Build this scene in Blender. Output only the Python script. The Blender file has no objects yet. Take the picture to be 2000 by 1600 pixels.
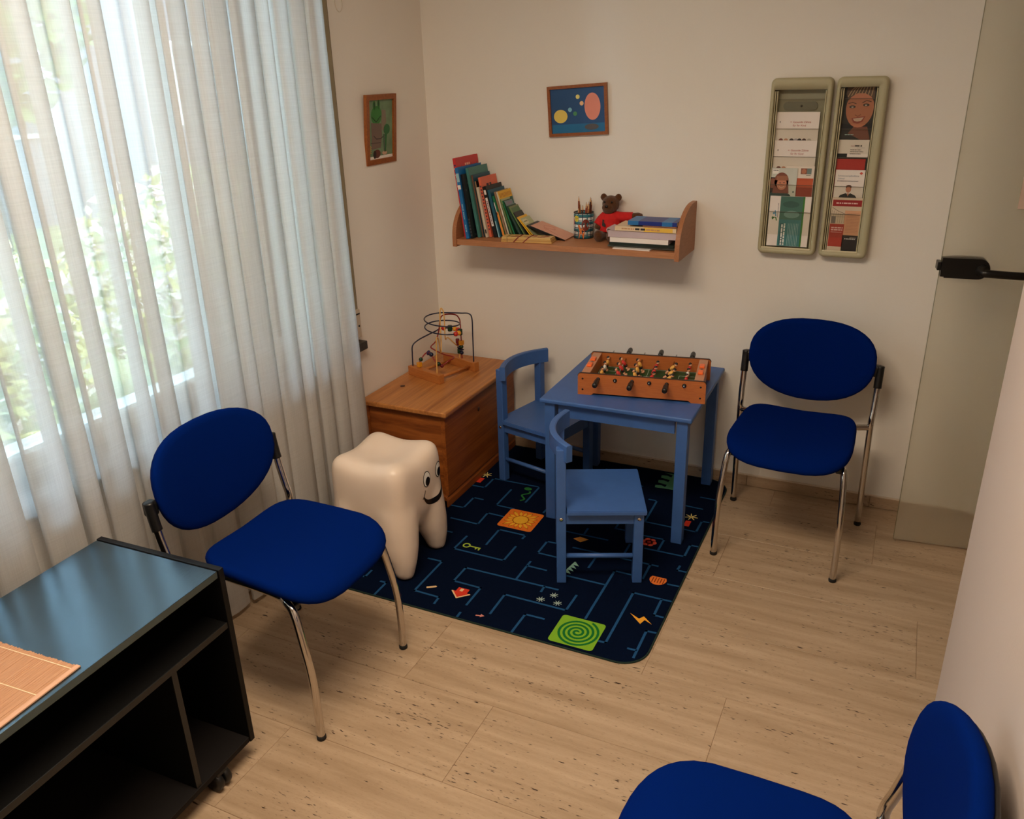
import bpy, bmesh, math, random
from mathutils import Matrix, Vector
from mathutils.bvhtree import BVHTree
S = bpy.context.scene
COL = S.collection
R = math.radians
rnd = random.Random(7)

# ---------------------------------------------------------------- camera, sky, lights, exposure
cam = bpy.data.cameras.new('camera')
cam.sensor_fit = 'HORIZONTAL'; cam.sensor_width = 36.0; cam.lens = 29.016
cam.clip_start = 0.02; cam.clip_end = 200
camo = bpy.data.objects.new('camera', cam); COL.objects.link(camo)
camo.location = (0, 0, 1.72)
camo.rotation_euler = (R(67.6406), R(1.5105), R(25.1818))
S.camera = camo

w = bpy.data.worlds.new('sky'); S.world = w; w.use_nodes = True
bg = w.node_tree.nodes['Background']
bg.inputs[0].default_value = (0.60, 0.80, 1.0, 1)
bg.inputs[1].default_value = 8.0

sun = bpy.data.lights.new('sun', 'SUN'); sun.energy = 5.0; sun.angle = R(1.0); sun.color = (1.0, 0.93, 0.82)
suno = bpy.data.objects.new('sun', sun); COL.objects.link(suno)
suno.rotation_euler = Vector((-0.12, -0.55, -0.83)).to_track_quat('-Z', 'Y').to_euler()

LAMPS = [(-0.85, 1.05)]
for i, (lx, ly) in enumerate(LAMPS):
    la = bpy.data.lights.new('ceiling_lamp_light', 'AREA'); la.shape = 'RECTANGLE'
    la.size = 1.15; la.size_y = 0.55; la.energy = 33.0; la.color = (1.0, 0.82, 0.62)
    lo = bpy.data.objects.new('ceiling_lamp_light', la); COL.objects.link(lo)
    lo.location = (lx, ly, 2.455)
S.view_settings.view_transform = 'Standard'
S.view_settings.look = 'None'
S.view_settings.gamma = 1.0
S.view_settings.use_curve_mapping = False
S.view_settings.exposure = 0.5
S.cycles.transparent_max_bounces = 24
S.cycles.max_bounces = 10
S.cycles.diffuse_bounces = 6
S.cycles.glossy_bounces = 4
S.cycles.transmission_bounces = 10

# ---------------------------------------------------------------- helpers: materials
MATS = {}
def node_mat(name):
    m = bpy.data.materials.new(name); m.use_nodes = True
    nt = m.node_tree
    return m, nt, nt.nodes['Principled BSDF']
def lin(c):
    return tuple((v/12.92 if v <= 0.04045 else ((v+0.055)/1.055)**2.4) for v in [x/255 for x in c])
def pm(name, rgb, rough=0.5, metal=0.0, spec=0.5, vary=0.08, vscale=8.0, bump=0.0, bscale=200.0, coat=0.0, sheen=0.0):
    """plain surface: sRGB colour with slight procedural variation and fine relief"""
    if name in MATS: return MATS[name]
    m, nt, b = node_mat(name)
    c = lin(rgb)
    b.inputs['Roughness'].default_value = rough
    b.inputs['Metallic'].default_value = metal
    b.inputs['Specular IOR Level'].default_value = spec
    b.inputs['Coat Weight'].default_value = coat
    b.inputs['Sheen Weight'].default_value = sheen
    tc = nt.nodes.new('ShaderNodeTexCoord')
    nz = nt.nodes.new('ShaderNodeTexNoise'); nz.inputs['Scale'].default_value = vscale; nz.inputs['Detail'].default_value = 4
    nt.links.new(tc.outputs['Object'], nz.inputs['Vector'])
    rp = nt.nodes.new('ShaderNodeValToRGB')
    rp.color_ramp.elements[0].position = 0.3; rp.color_ramp.elements[1].position = 0.7
    rp.color_ramp.elements[0].color = tuple(x*(1-vary) for x in c)+(1,)
    rp.color_ramp.elements[1].color = tuple(min(1, x*(1+vary)) for x in c)+(1,)
    nt.links.new(nz.outputs['Fac'], rp.inputs['Fac'])
    nt.links.new(rp.outputs['Color'], b.inputs['Base Color'])
    if bump > 0:
        n2 = nt.nodes.new('ShaderNodeTexNoise'); n2.inputs['Scale'].default_value = bscale; n2.inputs['Detail'].default_value = 2
        nt.links.new(tc.outputs['Object'], n2.inputs['Vector'])
        bp = nt.nodes.new('ShaderNodeBump'); bp.inputs['Strength'].default_value = bump; bp.inputs['Distance'].default_value = 0.002
        nt.links.new(n2.outputs['Fac'], bp.inputs['Height'])
        nt.links.new(bp.outputs['Normal'], b.inputs['Normal'])
    MATS[name] = m
    return m
def wood(name, dark, light, stretch, rough=0.45, bands=0.0, bscale=5.0, spec=0.4, dist=5.0, bump=0.08):
    """stretch: mapping scale (small along the grain)"""
    m, nt, b = node_mat(name)
    tc = nt.nodes.new('ShaderNodeTexCoord'); mp = nt.nodes.new('ShaderNodeMapping')
    mp.inputs['Scale'].default_value = stretch
    nt.links.new(tc.outputs['Object'], mp.inputs['Vector'])
    nz = nt.nodes.new('ShaderNodeTexNoise'); nz.inputs['Scale'].default_value = 6; nz.inputs['Detail'].default_value = 7; nz.inputs['Roughness'].default_value = 0.6; nz.inputs['Distortion'].default_value = 0.6
    nt.links.new(mp.outputs[0], nz.inputs['Vector'])
    fac = nz.outputs['Fac']
    if bands > 0:
        wv = nt.nodes.new('ShaderNodeTexWave'); wv.wave_type = 'RINGS'; wv.rings_direction = 'SPHERICAL'
        wv.inputs['Scale'].default_value = bscale; wv.inputs['Distortion'].default_value = dist; wv.inputs['Detail'].default_value = 3; wv.inputs['Detail Scale'].default_value = 0.7
        nt.links.new(mp.outputs[0], wv.inputs['Vector'])
        mx = nt.nodes.new('ShaderNodeMix'); mx.data_type = 'FLOAT'; mx.inputs[0].default_value = bands
        nt.links.new(nz.outputs['Fac'], mx.inputs[2]); nt.links.new(wv.outputs['Fac'], mx.inputs[3])
        fac = mx.outputs[0]
    rp = nt.nodes.new('ShaderNodeValToRGB')
    rp.color_ramp.elements[0].position = 0.22; rp.color_ramp.elements[1].position = 0.72
    rp.color_ramp.elements[0].color = lin(dark)+(1,); rp.color_ramp.elements[1].color = lin(light)+(1,)
    nt.links.new(fac, rp.inputs['Fac']); nt.links.new(rp.outputs['Color'], b.inputs['Base Color'])
    b.inputs['Roughness'].default_value = rough; b.inputs['Specular IOR Level'].default_value = spec
    bp = nt.nodes.new('ShaderNodeBump'); bp.inputs['Strength'].default_value = bump; bp.inputs['Distance'].default_value = 0.001
    nt.links.new(fac, bp.inputs['Height']); nt.links.new(bp.outputs['Normal'], b.inputs['Normal'])
    MATS[name] = m
    return m

# ---------------------------------------------------------------- helpers: geometry
def T(x, y, z): return Matrix.Translation((x, y, z))
def RZ(a): return Matrix.Rotation(R(a), 4, 'Z')
def RX(a): return Matrix.Rotation(R(a), 4, 'X')
def RY(a): return Matrix.Rotation(R(a), 4, 'Y')
I4 = Matrix.Identity(4)
def NB(): return bmesh.new()
def merge(bm, t, M=None, mi=0, smooth=False):
    if M is not None: t.transform(M)
    vm = {}
    for v in t.verts: vm[v] = bm.verts.new(v.co)
    for f in t.faces:
        try: g = bm.faces.new([vm[v] for v in f.verts])
        except ValueError: continue
        g.material_index = mi; g.smooth = smooth
    t.free()
def box(bm, x0, x1, y0, y1, z0, z1, bev=0.0, M=None, mi=0, seg=2):
    t = NB(); bmesh.ops.create_cube(t, size=1.0)
    for v in t.verts:
        v.co = Vector((x0+(x1-x0)*(v.co.x+.5), y0+(y1-y0)*(v.co.y+.5), z0+(z1-z0)*(v.co.z+.5)))
    if bev > 0: bmesh.ops.bevel(t, geom=t.edges[:]+t.verts[:], offset=bev, segments=seg, profile=0.5, affect='EDGES', clamp_overlap=True)
    merge(bm, t, M, mi, False)
    return bm
def prism(bm, pts, h0, h1, M=None, mi=0, smooth=False):
    """outline in XY, extruded along Z from h0 to h1"""
    t = NB()
    a = [t.verts.new((x, y, h0)) for x, y in pts]; b = [t.verts.new((x, y, h1)) for x, y in pts]
    n = len(pts)
    t.faces.new(list(reversed(a))); t.faces.new(b)
    for i in range(n): t.faces.new([a[i], a[(i+1) % n], b[(i+1) % n], b[i]])
    bmesh.ops.recalc_face_normals(t, faces=t.faces[:])
    merge(bm, t, M, mi, smooth)
    return bm
def ringstack(bm, loops, M=None, mi=0, smooth=True, cap0=False, cap1=False, closed=False):
    """loops: list of equal-length closed point loops, skinned one to the next"""
    t = NB(); L = [[t.verts.new(p) for p in l] for l in loops]; n = len(loops[0])
    pairs = list(zip(L[:-1], L[1:]))
    if closed: pairs.append((L[-1], L[0]))
    for a, b in pairs:
        for i in range(n): t.faces.new([a[i], a[(i+1) % n], b[(i+1) % n], b[i]])
    if cap0: t.faces.new(list(reversed(L[0])))
    if cap1: t.faces.new(L[-1])
    bmesh.ops.recalc_face_normals(t, faces=t.faces[:])
    merge(bm, t, M, mi, smooth)
    return bm
def lathe(bm, prof, n=24, M=None, mi=0, smooth=True, cap0=True, cap1=True):
    loops = [[(r*math.cos(2*math.pi*i/n), r*math.sin(2*math.pi*i/n), z) for i in range(n)] for r, z in prof]
    return ringstack(bm, loops, M, mi, smooth, cap0, cap1)
def tube(bm, pts, r, n=10, M=None, mi=0, cap=True, ry=None):
    P = [Vector(p) for p in pts]; rad = r if isinstance(r, (list, tuple)) else [r]*len(P)
    tang = []
    for i in range(len(P)):
        d = (P[min(i+1, len(P)-1)]-P[max(i-1, 0)]); tang.append(d.normalized())
    up = Vector((0, 0, 1)) if abs(tang[0].z) < 0.9 else Vector((1, 0, 0))
    u = tang[0].cross(up).normalized(); loops = []
    for i, p in enumerate(P):
        t = tang[i]; u = (u-t*u.dot(t)).normalized(); v = t.cross(u)
        loops.append([tuple(p+u*rad[i]*math.cos(2*math.pi*k/n)+v*(rad[i] if ry is None else ry)*math.sin(2*math.pi*k/n)) for k in range(n)])
    return ringstack(bm, loops, M, mi, True, cap, cap)
def spline(pts, per=8):
    P = [Vector(p) for p in pts]; out = []
    for i in range(len(P)-1):
        a = P[max(i-1, 0)]; b = P[i]; c = P[i+1]; d = P[min(i+2, len(P)-1)]
        for k in range(per):
            t = k/per
            out.append(0.5*((2*b)+(c-a)*t+(2*a-5*b+4*c-d)*t*t+(3*b-a-3*c+d)*t**3))
    out.append(P[-1]); return out
def sphere(bm, c, r, M=None, mi=0, n=14, sc=(1, 1, 1)):
    t = NB(); bmesh.ops.create_uvsphere(t, u_segments=n, v_segments=max(6, n*2//3), radius=1.0)
    for v in t.verts: v.co = Vector((c[0]+v.co.x*r*sc[0], c[1]+v.co.y*r*sc[1], c[2]+v.co.z*r*sc[2]))
    merge(bm, t, M, mi, True); return bm
def rrect(x0, x1, y0, y1, r, seg=5):
    out = []
    for cx, cy, a in ((x1-r, y1-r, 0), (x0+r, y1-r, 90), (x0+r, y0+r, 180), (x1-r, y0+r, 270)):
        for k in range(seg+1):
            t = R(a+90*k/seg); out.append((cx+r*math.cos(t), cy+r*math.sin(t)))
    return out
def circ(cx, cy, rx, ry=None, n=24):
    ry = rx if ry is None else ry
    return [(cx+rx*math.cos(2*math.pi*i/n), cy+ry*math.sin(2*math.pi*i/n)) for i in range(n)]
def obj(name, bm, mat, parent=None, loc=(0, 0, 0), rot=None, M=None):
    me = bpy.data.meshes.new(name)
    if isinstance(bm, bmesh.types.BMesh): bm.to_mesh(me); bm.free()
    for m in (mat if isinstance(mat, (list, tuple)) else [mat]): me.materials.append(m)
    o = bpy.data.objects.new(name, me); COL.objects.link(o)
    o.location = loc
    if rot is not None: o.rotation_euler = rot
    if M is not None: o.matrix_local = M
    if parent is not None: o.parent = parent
    return o
def tag(o, label=None, cat=None, group=None, kind=None):
    if label: o['label'] = label
    if cat: o['category'] = cat
    if group: o['group'] = group
    if kind: o['kind'] = kind
    return o
def empty(name, label, cat, loc=(0, 0, 0), rz=0.0, group=None):
    o = bpy.data.objects.new(name, None); COL.objects.link(o); o.empty_display_size = 0.05
    o.location = loc; o.rotation_euler = (0, 0, R(rz))
    return tag(o, label, cat, group)
def struct(name, bm, mat, parent=None, loc=(0, 0, 0)):
    o = obj(name, bm, mat, parent, loc)
    if parent is None: o['kind'] = 'structure'
    return o
def copy_tree(o, parent=None):
    c = o.copy(); COL.objects.link(c)
    if parent is not None: c.parent = parent
    for ch in list(o.children): copy_tree(ch, c)
    return c
def ribbon(bm, pts, wd, h0, h1, M=None, mi=0):
    for (ax, ay), (bx, by) in zip(pts[:-1], pts[1:]):
        d = Vector((bx-ax, by-ay)); L = d.length
        if L < 1e-6: continue
        d /= L; n = Vector((-d.y, d.x))*wd/2; e = d*wd/2
        prism(bm, [(ax-e.x-n.x, ay-e.y-n.y), (bx+e.x-n.x, by+e.y-n.y), (bx+e.x+n.x, by+e.y+n.y), (ax-e.x+n.x, ay-e.y+n.y)], h0, h1, M, mi)
    return bm
def curve_ribbon(pts, wd):
    """closed outline of a curved stroke"""
    P = [Vector(p) for p in pts]; l = []; r = []
    for i, p in enumerate(P):
        d = (P[min(i+1, len(P)-1)]-P[max(i-1, 0)]).normalized(); n = Vector((-d.y, d.x))
        wv = wd[i] if isinstance(wd, (list, tuple)) else wd
        l.append(tuple(p+n*wv/2)); r.append(tuple(p-n*wv/2))
    return l+r[::-1]
def strokes(bm, x0, x1, y0, h, M, d0, d1, mi=0, seed=1, gap=0.25):
    """a line of print too small to read: word-like dashes"""
    q = random.Random(seed); x = x0
    while x < x1-h*0.3:
        L = min(h*q.uniform(0.9, 3.2), x1-x); prism(bm, [(x, y0), (x+L, y0), (x+L, y0+h), (x, y0+h)], d0, d1, M, mi); x += L+h*(0.35+gap*q.random())
def text(s, size, mat, parent, M, name='lettering', align='LEFT'):
    cu = bpy.data.curves.new('t', 'FONT'); cu.body = s; cu.size = size; cu.align_x = align; cu.extrude = 0.0001
    o = bpy.data.objects.new('t', cu); COL.objects.link(o)
    bpy.context.view_layer.update()
    me = bpy.data.meshes.new_from_object(o.evaluated_get(bpy.context.evaluated_depsgraph_get()))
    bpy.data.objects.remove(o); bpy.data.curves.remove(cu)
    me.materials.clear(); me.materials.append(mat); me.name = name
    n = bpy.data.objects.new(name, me); COL.objects.link(n); n.matrix_local = M
    n.parent = parent
    return n
def remeshed(bm, voxel, smooth_it=6, fac=0.5):
    me = bpy.data.meshes.new('tmp'); bm.to_mesh(me); bm.free()
    o = bpy.data.objects.new('tmp', me); COL.objects.link(o)
    a = o.modifiers.new('r', 'REMESH'); a.mode = 'VOXEL'; a.voxel_size = voxel; a.use_smooth_shade = True
    if smooth_it:
        s = o.modifiers.new('s', 'SMOOTH'); s.factor = fac; s.iterations = smooth_it
    bpy.context.view_layer.update()
    out = bpy.data.meshes.new_from_object(o.evaluated_get(bpy.context.evaluated_depsgraph_get()))
    bpy.data.objects.remove(o); bpy.data.meshes.remove(me)
    for p in out.polygons: p.use_smooth = True
    return out
def meshobj(name, me, mat, parent=None):
    me.materials.clear(); me.materials.append(mat); me.name = name
    o = bpy.data.objects.new(name, me); COL.objects.link(o)
    if parent is not None: o.parent = parent
    return o
# XY outlines stood upright: x stays x, y becomes z, extrusion towards -y (towards the viewer of a back wall)
UP = Matrix(((1, 0, 0, 0), (0, 0, -1, 0), (0, 1, 0, 0), (0, 0, 0, 1)))

# ---------------------------------------------------------------- materials
def wall_mat(name, rgb):
    m = pm(name, rgb, rough=0.85, spec=0.2, vary=0.015, vscale=1.5)
    nt = m.node_tree; b = nt.nodes['Principled BSDF']
    tc = nt.nodes.new('ShaderNodeTexCoord')
    hs = []
    for sc in ((700, 700, 60), (60, 60, 700)):
        mp = nt.nodes.new('ShaderNodeMapping'); mp.inputs['Scale'].default_value = sc
        nt.links.new(tc.outputs['Object'], mp.inputs['Vector'])
        nz = nt.nodes.new('ShaderNodeTexNoise'); nz.inputs['Scale'].default_value = 0.6; nz.inputs['Detail'].default_value = 2
        nt.links.new(mp.outputs[0], nz.inputs['Vector']); hs.append(nz)
    ad = nt.nodes.new('ShaderNodeMath'); ad.operation = 'ADD'
    nt.links.new(hs[0].outputs['Fac'], ad.inputs[0]); nt.links.new(hs[1].outputs['Fac'], ad.inputs[1])
    bp = nt.nodes.new('ShaderNodeBump'); bp.inputs['Strength'].default_value = 0.22; bp.inputs['Distance'].default_value = 0.0012
    nt.links.new(ad.outputs[0], bp.inputs['Height']); nt.links.new(bp.outputs['Normal'], b.inputs['Normal'])
    return m
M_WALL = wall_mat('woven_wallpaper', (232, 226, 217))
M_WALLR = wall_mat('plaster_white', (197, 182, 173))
M_CEIL = pm('ceiling_paint', (228, 220, 208), rough=0.9)

def travertine(name, tint=1.0):
    m, nt, b = node_mat(name)
    geo = nt.nodes.new('ShaderNodeNewGeometry'); oi = nt.nodes.new('ShaderNodeObjectInfo')
    ml = nt.nodes.new('ShaderNodeVectorMath'); ml.operation = 'SCALE'; ml.inputs[0].default_value = (3.1, 7.7, 0.0)
    nt.links.new(oi.outputs['Random'], ml.inputs['Scale'])
    ad = nt.nodes.new('ShaderNodeVectorMath'); ad.operation = 'ADD'
    nt.links.new(geo.outputs['Position'], ad.inputs[0]); nt.links.new(ml.outputs[0], ad.inputs[1])
    def noise(sc, scale, det, rough=0.55):
        mp = nt.nodes.new('ShaderNodeMapping'); mp.inputs['Scale'].default_value = sc
        nt.links.new(ad.outputs[0], mp.inputs['Vector'])
        n = nt.nodes.new('ShaderNodeTexNoise'); n.inputs['Scale'].default_value = scale; n.inputs['Detail'].default_value = det; n.inputs['Roughness'].default_value = rough
        nt.links.new(mp.outputs[0], n.inputs['Vector']); return n
    band = noise((0.9, 11, 11), 2.2, 6, 0.6)
    rp = nt.nodes.new('ShaderNodeValToRGB'); e = rp.color_ramp.elements
    e[0].position = 0.3; e[1].position = 0.72
    e[0].color = lin((160, 134, 106))+(1,); e[1].color = lin((192, 166, 138))+(1,)
    nt.links.new(band.outputs['Fac'], rp.inputs['Fac'])
    # pits: short dark dashes that gather in some bands
    pit = noise((38, 170, 170), 1.0, 2, 0.5)
    clus = noise((1.3, 9, 9), 1.7, 3, 0.6)
    c1 = nt.nodes.new('ShaderNodeMath'); c1.operation = 'MULTIPLY_ADD'; c1.inputs[1].default_value = 0.42; c1.inputs[2].default_value = -0.21
    nt.links.new(clus.outputs['Fac'], c1.inputs[0])
    s = nt.nodes.new('ShaderNodeMath'); s.operation = 'ADD'
    nt.links.new(pit.outputs['Fac'], s.inputs[0]); nt.links.new(c1.outputs[0], s.inputs[1])
    pr = nt.nodes.new('ShaderNodeMapRange'); pr.inputs['From Min'].default_value = 0.662; pr.inputs['From Max'].default_value = 0.735
    nt.links.new(s.outputs[0], pr.inputs['Value'])
    fine = noise((60, 260, 260), 1.0, 3, 0.6)
    fr = nt.nodes.new('ShaderNodeMapRange'); fr.inputs['From Min'].default_value = 0.56; fr.inputs['From Max'].default_value = 0.78; fr.inputs['To Max'].default_value = 0.45
    nt.links.new(fine.outputs['Fac'], fr.inputs['Value'])
    m1 = nt.nodes.new('ShaderNodeMix'); m1.data_type = 'RGBA'; m1.inputs[7].default_value = lin((128, 98, 70))+(1,)
    nt.links.new(fr.outputs[0], m1.inputs[0]); nt.links.new(rp.outputs[0], m1.inputs[6])
    m2 = nt.nodes.new('ShaderNodeMix'); m2.data_type = 'RGBA'; m2.inputs[7].default_value = lin((58, 40, 28))+(1,)
    nt.links.new(pr.outputs[0], m2.inputs[0]); nt.links.new(m1.outputs[2], m2.inputs[6])
    nt.links.new(m2.outputs[2], b.inputs['Base Color'])
    b.inputs['Roughness'].default_value = 0.42; b.inputs['Specular IOR Level'].default_value = 0.35
    bp = nt.nodes.new('ShaderNodeBump'); bp.invert = True; bp.inputs['Strength'].default_value = 0.25; bp.inputs['Distance'].default_value = 0.001
    nt.links.new(pr.outputs[0], bp.inputs['Height']); nt.links.new(bp.outputs['Normal'], b.inputs['Normal'])
    MATS[name] = m; return m
M_TRAV = travertine('travertine')
M_GROUT = pm('grout', (150, 120, 90), rough=0.9)
M_CHROME = pm('chrome', (205, 200, 195), rough=0.12, metal=1.0, vary=0.02)
M_BLKP = pm('black_plastic', (14, 14, 15), rough=0.4)
M_RUBBER = pm('black_rubber', (18, 17, 16), rough=0.75)
M_FABRIC = pm('blue_fabric', (0, 26, 92), rough=0.95, spec=0.03, vary=0.07, vscale=900, bump=0.35, bscale=1400)
M_KID = pm('blue_paint', (60, 98, 160), rough=0.42, vary=0.05, vscale=25, bump=0.05, bscale=90)
M_BLACKW = wood('black_ash', (8, 8, 9), (22, 22, 24), (90, 3, 90), rough=0.2, spec=0.5, bump=0.3)
M_BLACKW.node_tree.nodes['Principled BSDF'].inputs['IOR'].default_value = 2.7
M_BLACKW.node_tree.nodes['Principled BSDF'].inputs['Specular Tint'].default_value = (0.52, 0.80, 1.0, 1)  # blue of the window's reflection put into the specular colour
M_BEECH = wood('beech', (158, 104, 68), (184, 126, 86), (2.5, 30, 30), rough=0.5)
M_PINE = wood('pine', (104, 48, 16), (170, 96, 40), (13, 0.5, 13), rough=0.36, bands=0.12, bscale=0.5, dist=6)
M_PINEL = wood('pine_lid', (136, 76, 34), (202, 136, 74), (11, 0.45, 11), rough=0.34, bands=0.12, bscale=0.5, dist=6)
M_PINEX = wood('pine_cross', (104, 48, 16), (172, 98, 42), (1.0, 9, 9), rough=0.36, bands=0.2, bscale=0.8, dist=6)
M_FRAMEW = wood('frame_wood', (120, 62, 24), (160, 92, 40), (20, 20, 20), rough=0.4)
M_CHERRY = wood('cherry_laminate', (172, 92, 44), (194, 112, 58), (3, 40, 40), rough=0.4)
M_WHITE = pm('white_paper', (232, 222, 214), rough=0.7, vary=0.02)
M_INK = pm('dark_ink', (40, 36, 36), rough=0.7)
def P(name, rgb, rough=0.6, **k): return pm(name, rgb, rough, **k)

# ---------------------------------------------------------------- room shell
XL, YB, XR, YC, CE = -2.004, 3.36, 0.25, 2.10, 2.50     # left wall, back wall, right wall, its corner, ceiling
YF, XP = -1.6, 1.35
fl = struct('floor', box(NB(), XL-0.3, XP+0.1, YF-0.1, YB+0.1, -0.06, -0.0015), M_GROUT)
TR = 0.304; tile_mesh = {}
offs = {0: -0.90, 1: -0.287, 2: -0.545, 3: 0.212, 4: -0.462, 5: 0.055, 6: -0.36, -1: -1.395, -2: -0.7, -3: -0.2, -4: -1.1, -5: -0.5, -6: -0.9, -7: -0.1, -8: -0.6, -9: -1.2, -10: -0.3}
for k in range(-10, 7):
    y0 = 1.376+TR*k; y1 = y0+TR
    if y0 > YB or y1 < YF: continue
    y0c, y1c = max(y0, YF), min(y1, YB)
    x = offs[k]
    while x > XL: x -= 0.92
    while x < XP:
        a, b = max(x, XL), min(x+0.92, XP)
        if b-a > 0.02:
            key = (round(b-a, 3), round(y1c-y0c, 3))
            if key not in tile_mesh:
                o = obj('tile', box(NB(), 0.0005, key[0]-0.0005, 0.0005, key[1]-0.0005, -0.008, 0, 0.0008, seg=1), M_TRAV, fl); tile_mesh[key] = o.data
            else:
                o = bpy.data.objects.new('tile', tile_mesh[key]); COL.objects.link(o); o.parent = fl
            o.location = (a, y0c, 0)
        x += 0.92
struct('ceiling', box(NB(), XL-0.3, XP+0.1, YF-0.1, YB+0.1, CE, CE+0.1), M_CEIL)
struct('wall_back', box(NB(), XL-0.3, XP+0.1, YB, YB+0.12, -0.06, CE), M_WALL)
struct('wall_front', box(NB(), XL-0.3, XR, YF-0.12, YF, -0.06, CE), M_WALL)
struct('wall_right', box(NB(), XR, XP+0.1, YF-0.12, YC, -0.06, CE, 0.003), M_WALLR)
struct('wall_passage', box(NB(), XP, XP+0.1, YC, YB, -0.06, CE), M_WALL)
# left wall with the window opening
WY0, WY1, WZ0, WZ1 = -0.55, 2.60, 0.70, 2.32
bm = NB()
box(bm, XL-0.3, XL, YF, WY0, -0.06, CE); box(bm, XL-0.3, XL, WY1, YB, -0.06, CE)
box(bm, XL-0.3, XL, WY0, WY1, -0.06, WZ0-0.035); box(bm, XL-0.3, XL, WY0, WY1, WZ1, CE)
struct('wall_left', bm, M_WALL)
# baseboard of the same stone, in pieces, with a white sealing bead above it
bb = struct('baseboard_back', box(NB(), XL, XP, YB-0.004, YB, 0, 0.05), M_GROUT)
x = XL
for i, L in enumerate((0.6, 0.92, 0.5, 0.62, 0.75)):
    a, b = x, min(x+L, XP)
    if b > a: obj('stone_strip', box(NB(), a+0.0008, b-0.0008, YB-0.012, YB-0.003, 0.001, 0.05, 0.0015, seg=1), M_TRAV, bb)
    x += L
obj('sealing_bead', box(NB(), XL, XP, YB-0.010, YB-0.001, 0.0495, 0.054, 0.001), P('sealant', (214, 196, 176), 0.5), bb)
bl = struct('baseboard_left', box(NB(), XL, XL+0.012, 2.66, YB-0.012, 0, 0.05, 0.0015), M_TRAV)
# window: dark stone sill, white frame, panes
win = tag(empty('window_1', None, None, (0, 0, 0)), kind='structure')
obj('window_sill', box(NB(), XL-0.16, XL+0.045, WY0-0.02, WY1+0.095, WZ0-0.035, WZ0, 0.003), P('dark_stone', (44, 46, 44), 0.35, vary=0.3, vscale=60), win)
M_WFR = P('window_white', (225, 225, 222), 0.4)
FX0, FX1 = XL-0.20, XL-0.135
bm = NB()
box(bm, FX0, FX1, WY0, WY1, WZ0, WZ0+0.06, 0.004); box(bm, FX0, FX1, WY0, WY1, WZ1-0.06, WZ1, 0.004)
box(bm, FX0, FX1, WY0, WY0+0.06, WZ0+0.06, WZ1-0.06, 0.004); box(bm, FX0, FX1, WY1-0.06, WY1, WZ0+0.06, WZ1-0.06, 0.004)
obj('window_frame', bm, M_WFR, win)
obj('mullion', box(NB(), FX0, FX1, 2.00, 2.07, WZ0+0.06, WZ1-0.06, 0.004), M_WFR, win)
gm, nt, b = node_mat('window_glass')
tr = nt.nodes.new('ShaderNodeBsdfTransparent'); gl = nt.nodes.new('ShaderNodeBsdfGlossy'); gl.inputs['Roughness'].default_value = 0.02
tr.inputs[0].default_value = (0.94, 0.98, 0.97, 1)
fz = nt.nodes.new('ShaderNodeFresnel'); fz.inputs[0].default_value = 1.35
mx = nt.nodes.new('ShaderNodeMixShader'); nt.links.new(fz.outputs[0], mx.inputs[0]); nt.links.new(tr.outputs[0], mx.inputs[1]); nt.links.new(gl.outputs[0], mx.inputs[2])
nt.links.new(mx.outputs[0], nt.nodes['Material Output'].inputs['Surface'])
for a, b2 in ((WY0+0.06, 2.00), (2.07, WY1-0.06)):
    obj('pane', box(NB(), FX0+0.028, FX0+0.034, a, b2, WZ0+0.06, WZ1-0.06), gm, win)
obj('outer_ledge', box(NB(), XL-0.42, XL-0.2, WY0-0.05, WY1+0.05, WZ0-0.05, WZ0-0.01, 0.004), P('pale_ledge', (200, 200, 196), 0.6), win)

# ---------------------------------------------------------------- garden beyond the window
struct('garden_ground', box(NB(), -30, XL-0.3, -14, 16, -0.62, -0.5), P('lawn', (128, 140, 104), 0.95, vary=0.35, vscale=3))
struct('driveway', box(NB(), -9.5, -6.3, -14, 16, -0.5, -0.48), P('paving', (140, 136, 136), 0.9, vary=0.12, vscale=2))
struct('house_wall_outside', box(NB(), XL-0.33, XL-0.3, YF-2, WY0, -0.6, CE+0.3), P('render_white', (220, 214, 204), 0.9))
def leaf_mat(name, rgb):
    m, nt, b = node_mat(name)
    oi = nt.nodes.new('ShaderNodeNewGeometry')
    rp = nt.nodes.new('ShaderNodeValToRGB')
    c = lin(rgb); rp.color_ramp.elements[0].color = tuple(v*0.6 for v in c)+(1,); rp.color_ramp.elements[1].color = tuple(min(1, v*1.4) for v in c)+(1,)
    nt.links.new(oi.outputs['Random Per Island'], rp.inputs[0])
    nt.links.new(rp.outputs[0], b.inputs['Base Color']); b.inputs['Roughness'].default_value = 0.5
    tl = nt.nodes.new('ShaderNodeBsdfTranslucent'); nt.links.new(rp.outputs[0], tl.inputs[0])
    ms = nt.nodes.new('ShaderNodeMixShader'); ms.inputs[0].default_value = 0.35
    nt.links.new(b.outputs[0], ms.inputs[1]); nt.links.new(tl.outputs[0], ms.inputs[2])
    nt.links.new(ms.outputs[0], nt.nodes['Material Output'].inputs['Surface'])
    return m
LEAVES = [leaf_mat('leaf_green', (126, 150, 96)), leaf_mat('leaf_yellow_green', (196, 198, 130)), leaf_mat('leaf_dark', (84, 108, 80)), leaf_mat('blossom_pale', (240, 214, 208))]
M_BARK = P('bark', (90, 74, 60), 0.9)
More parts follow.
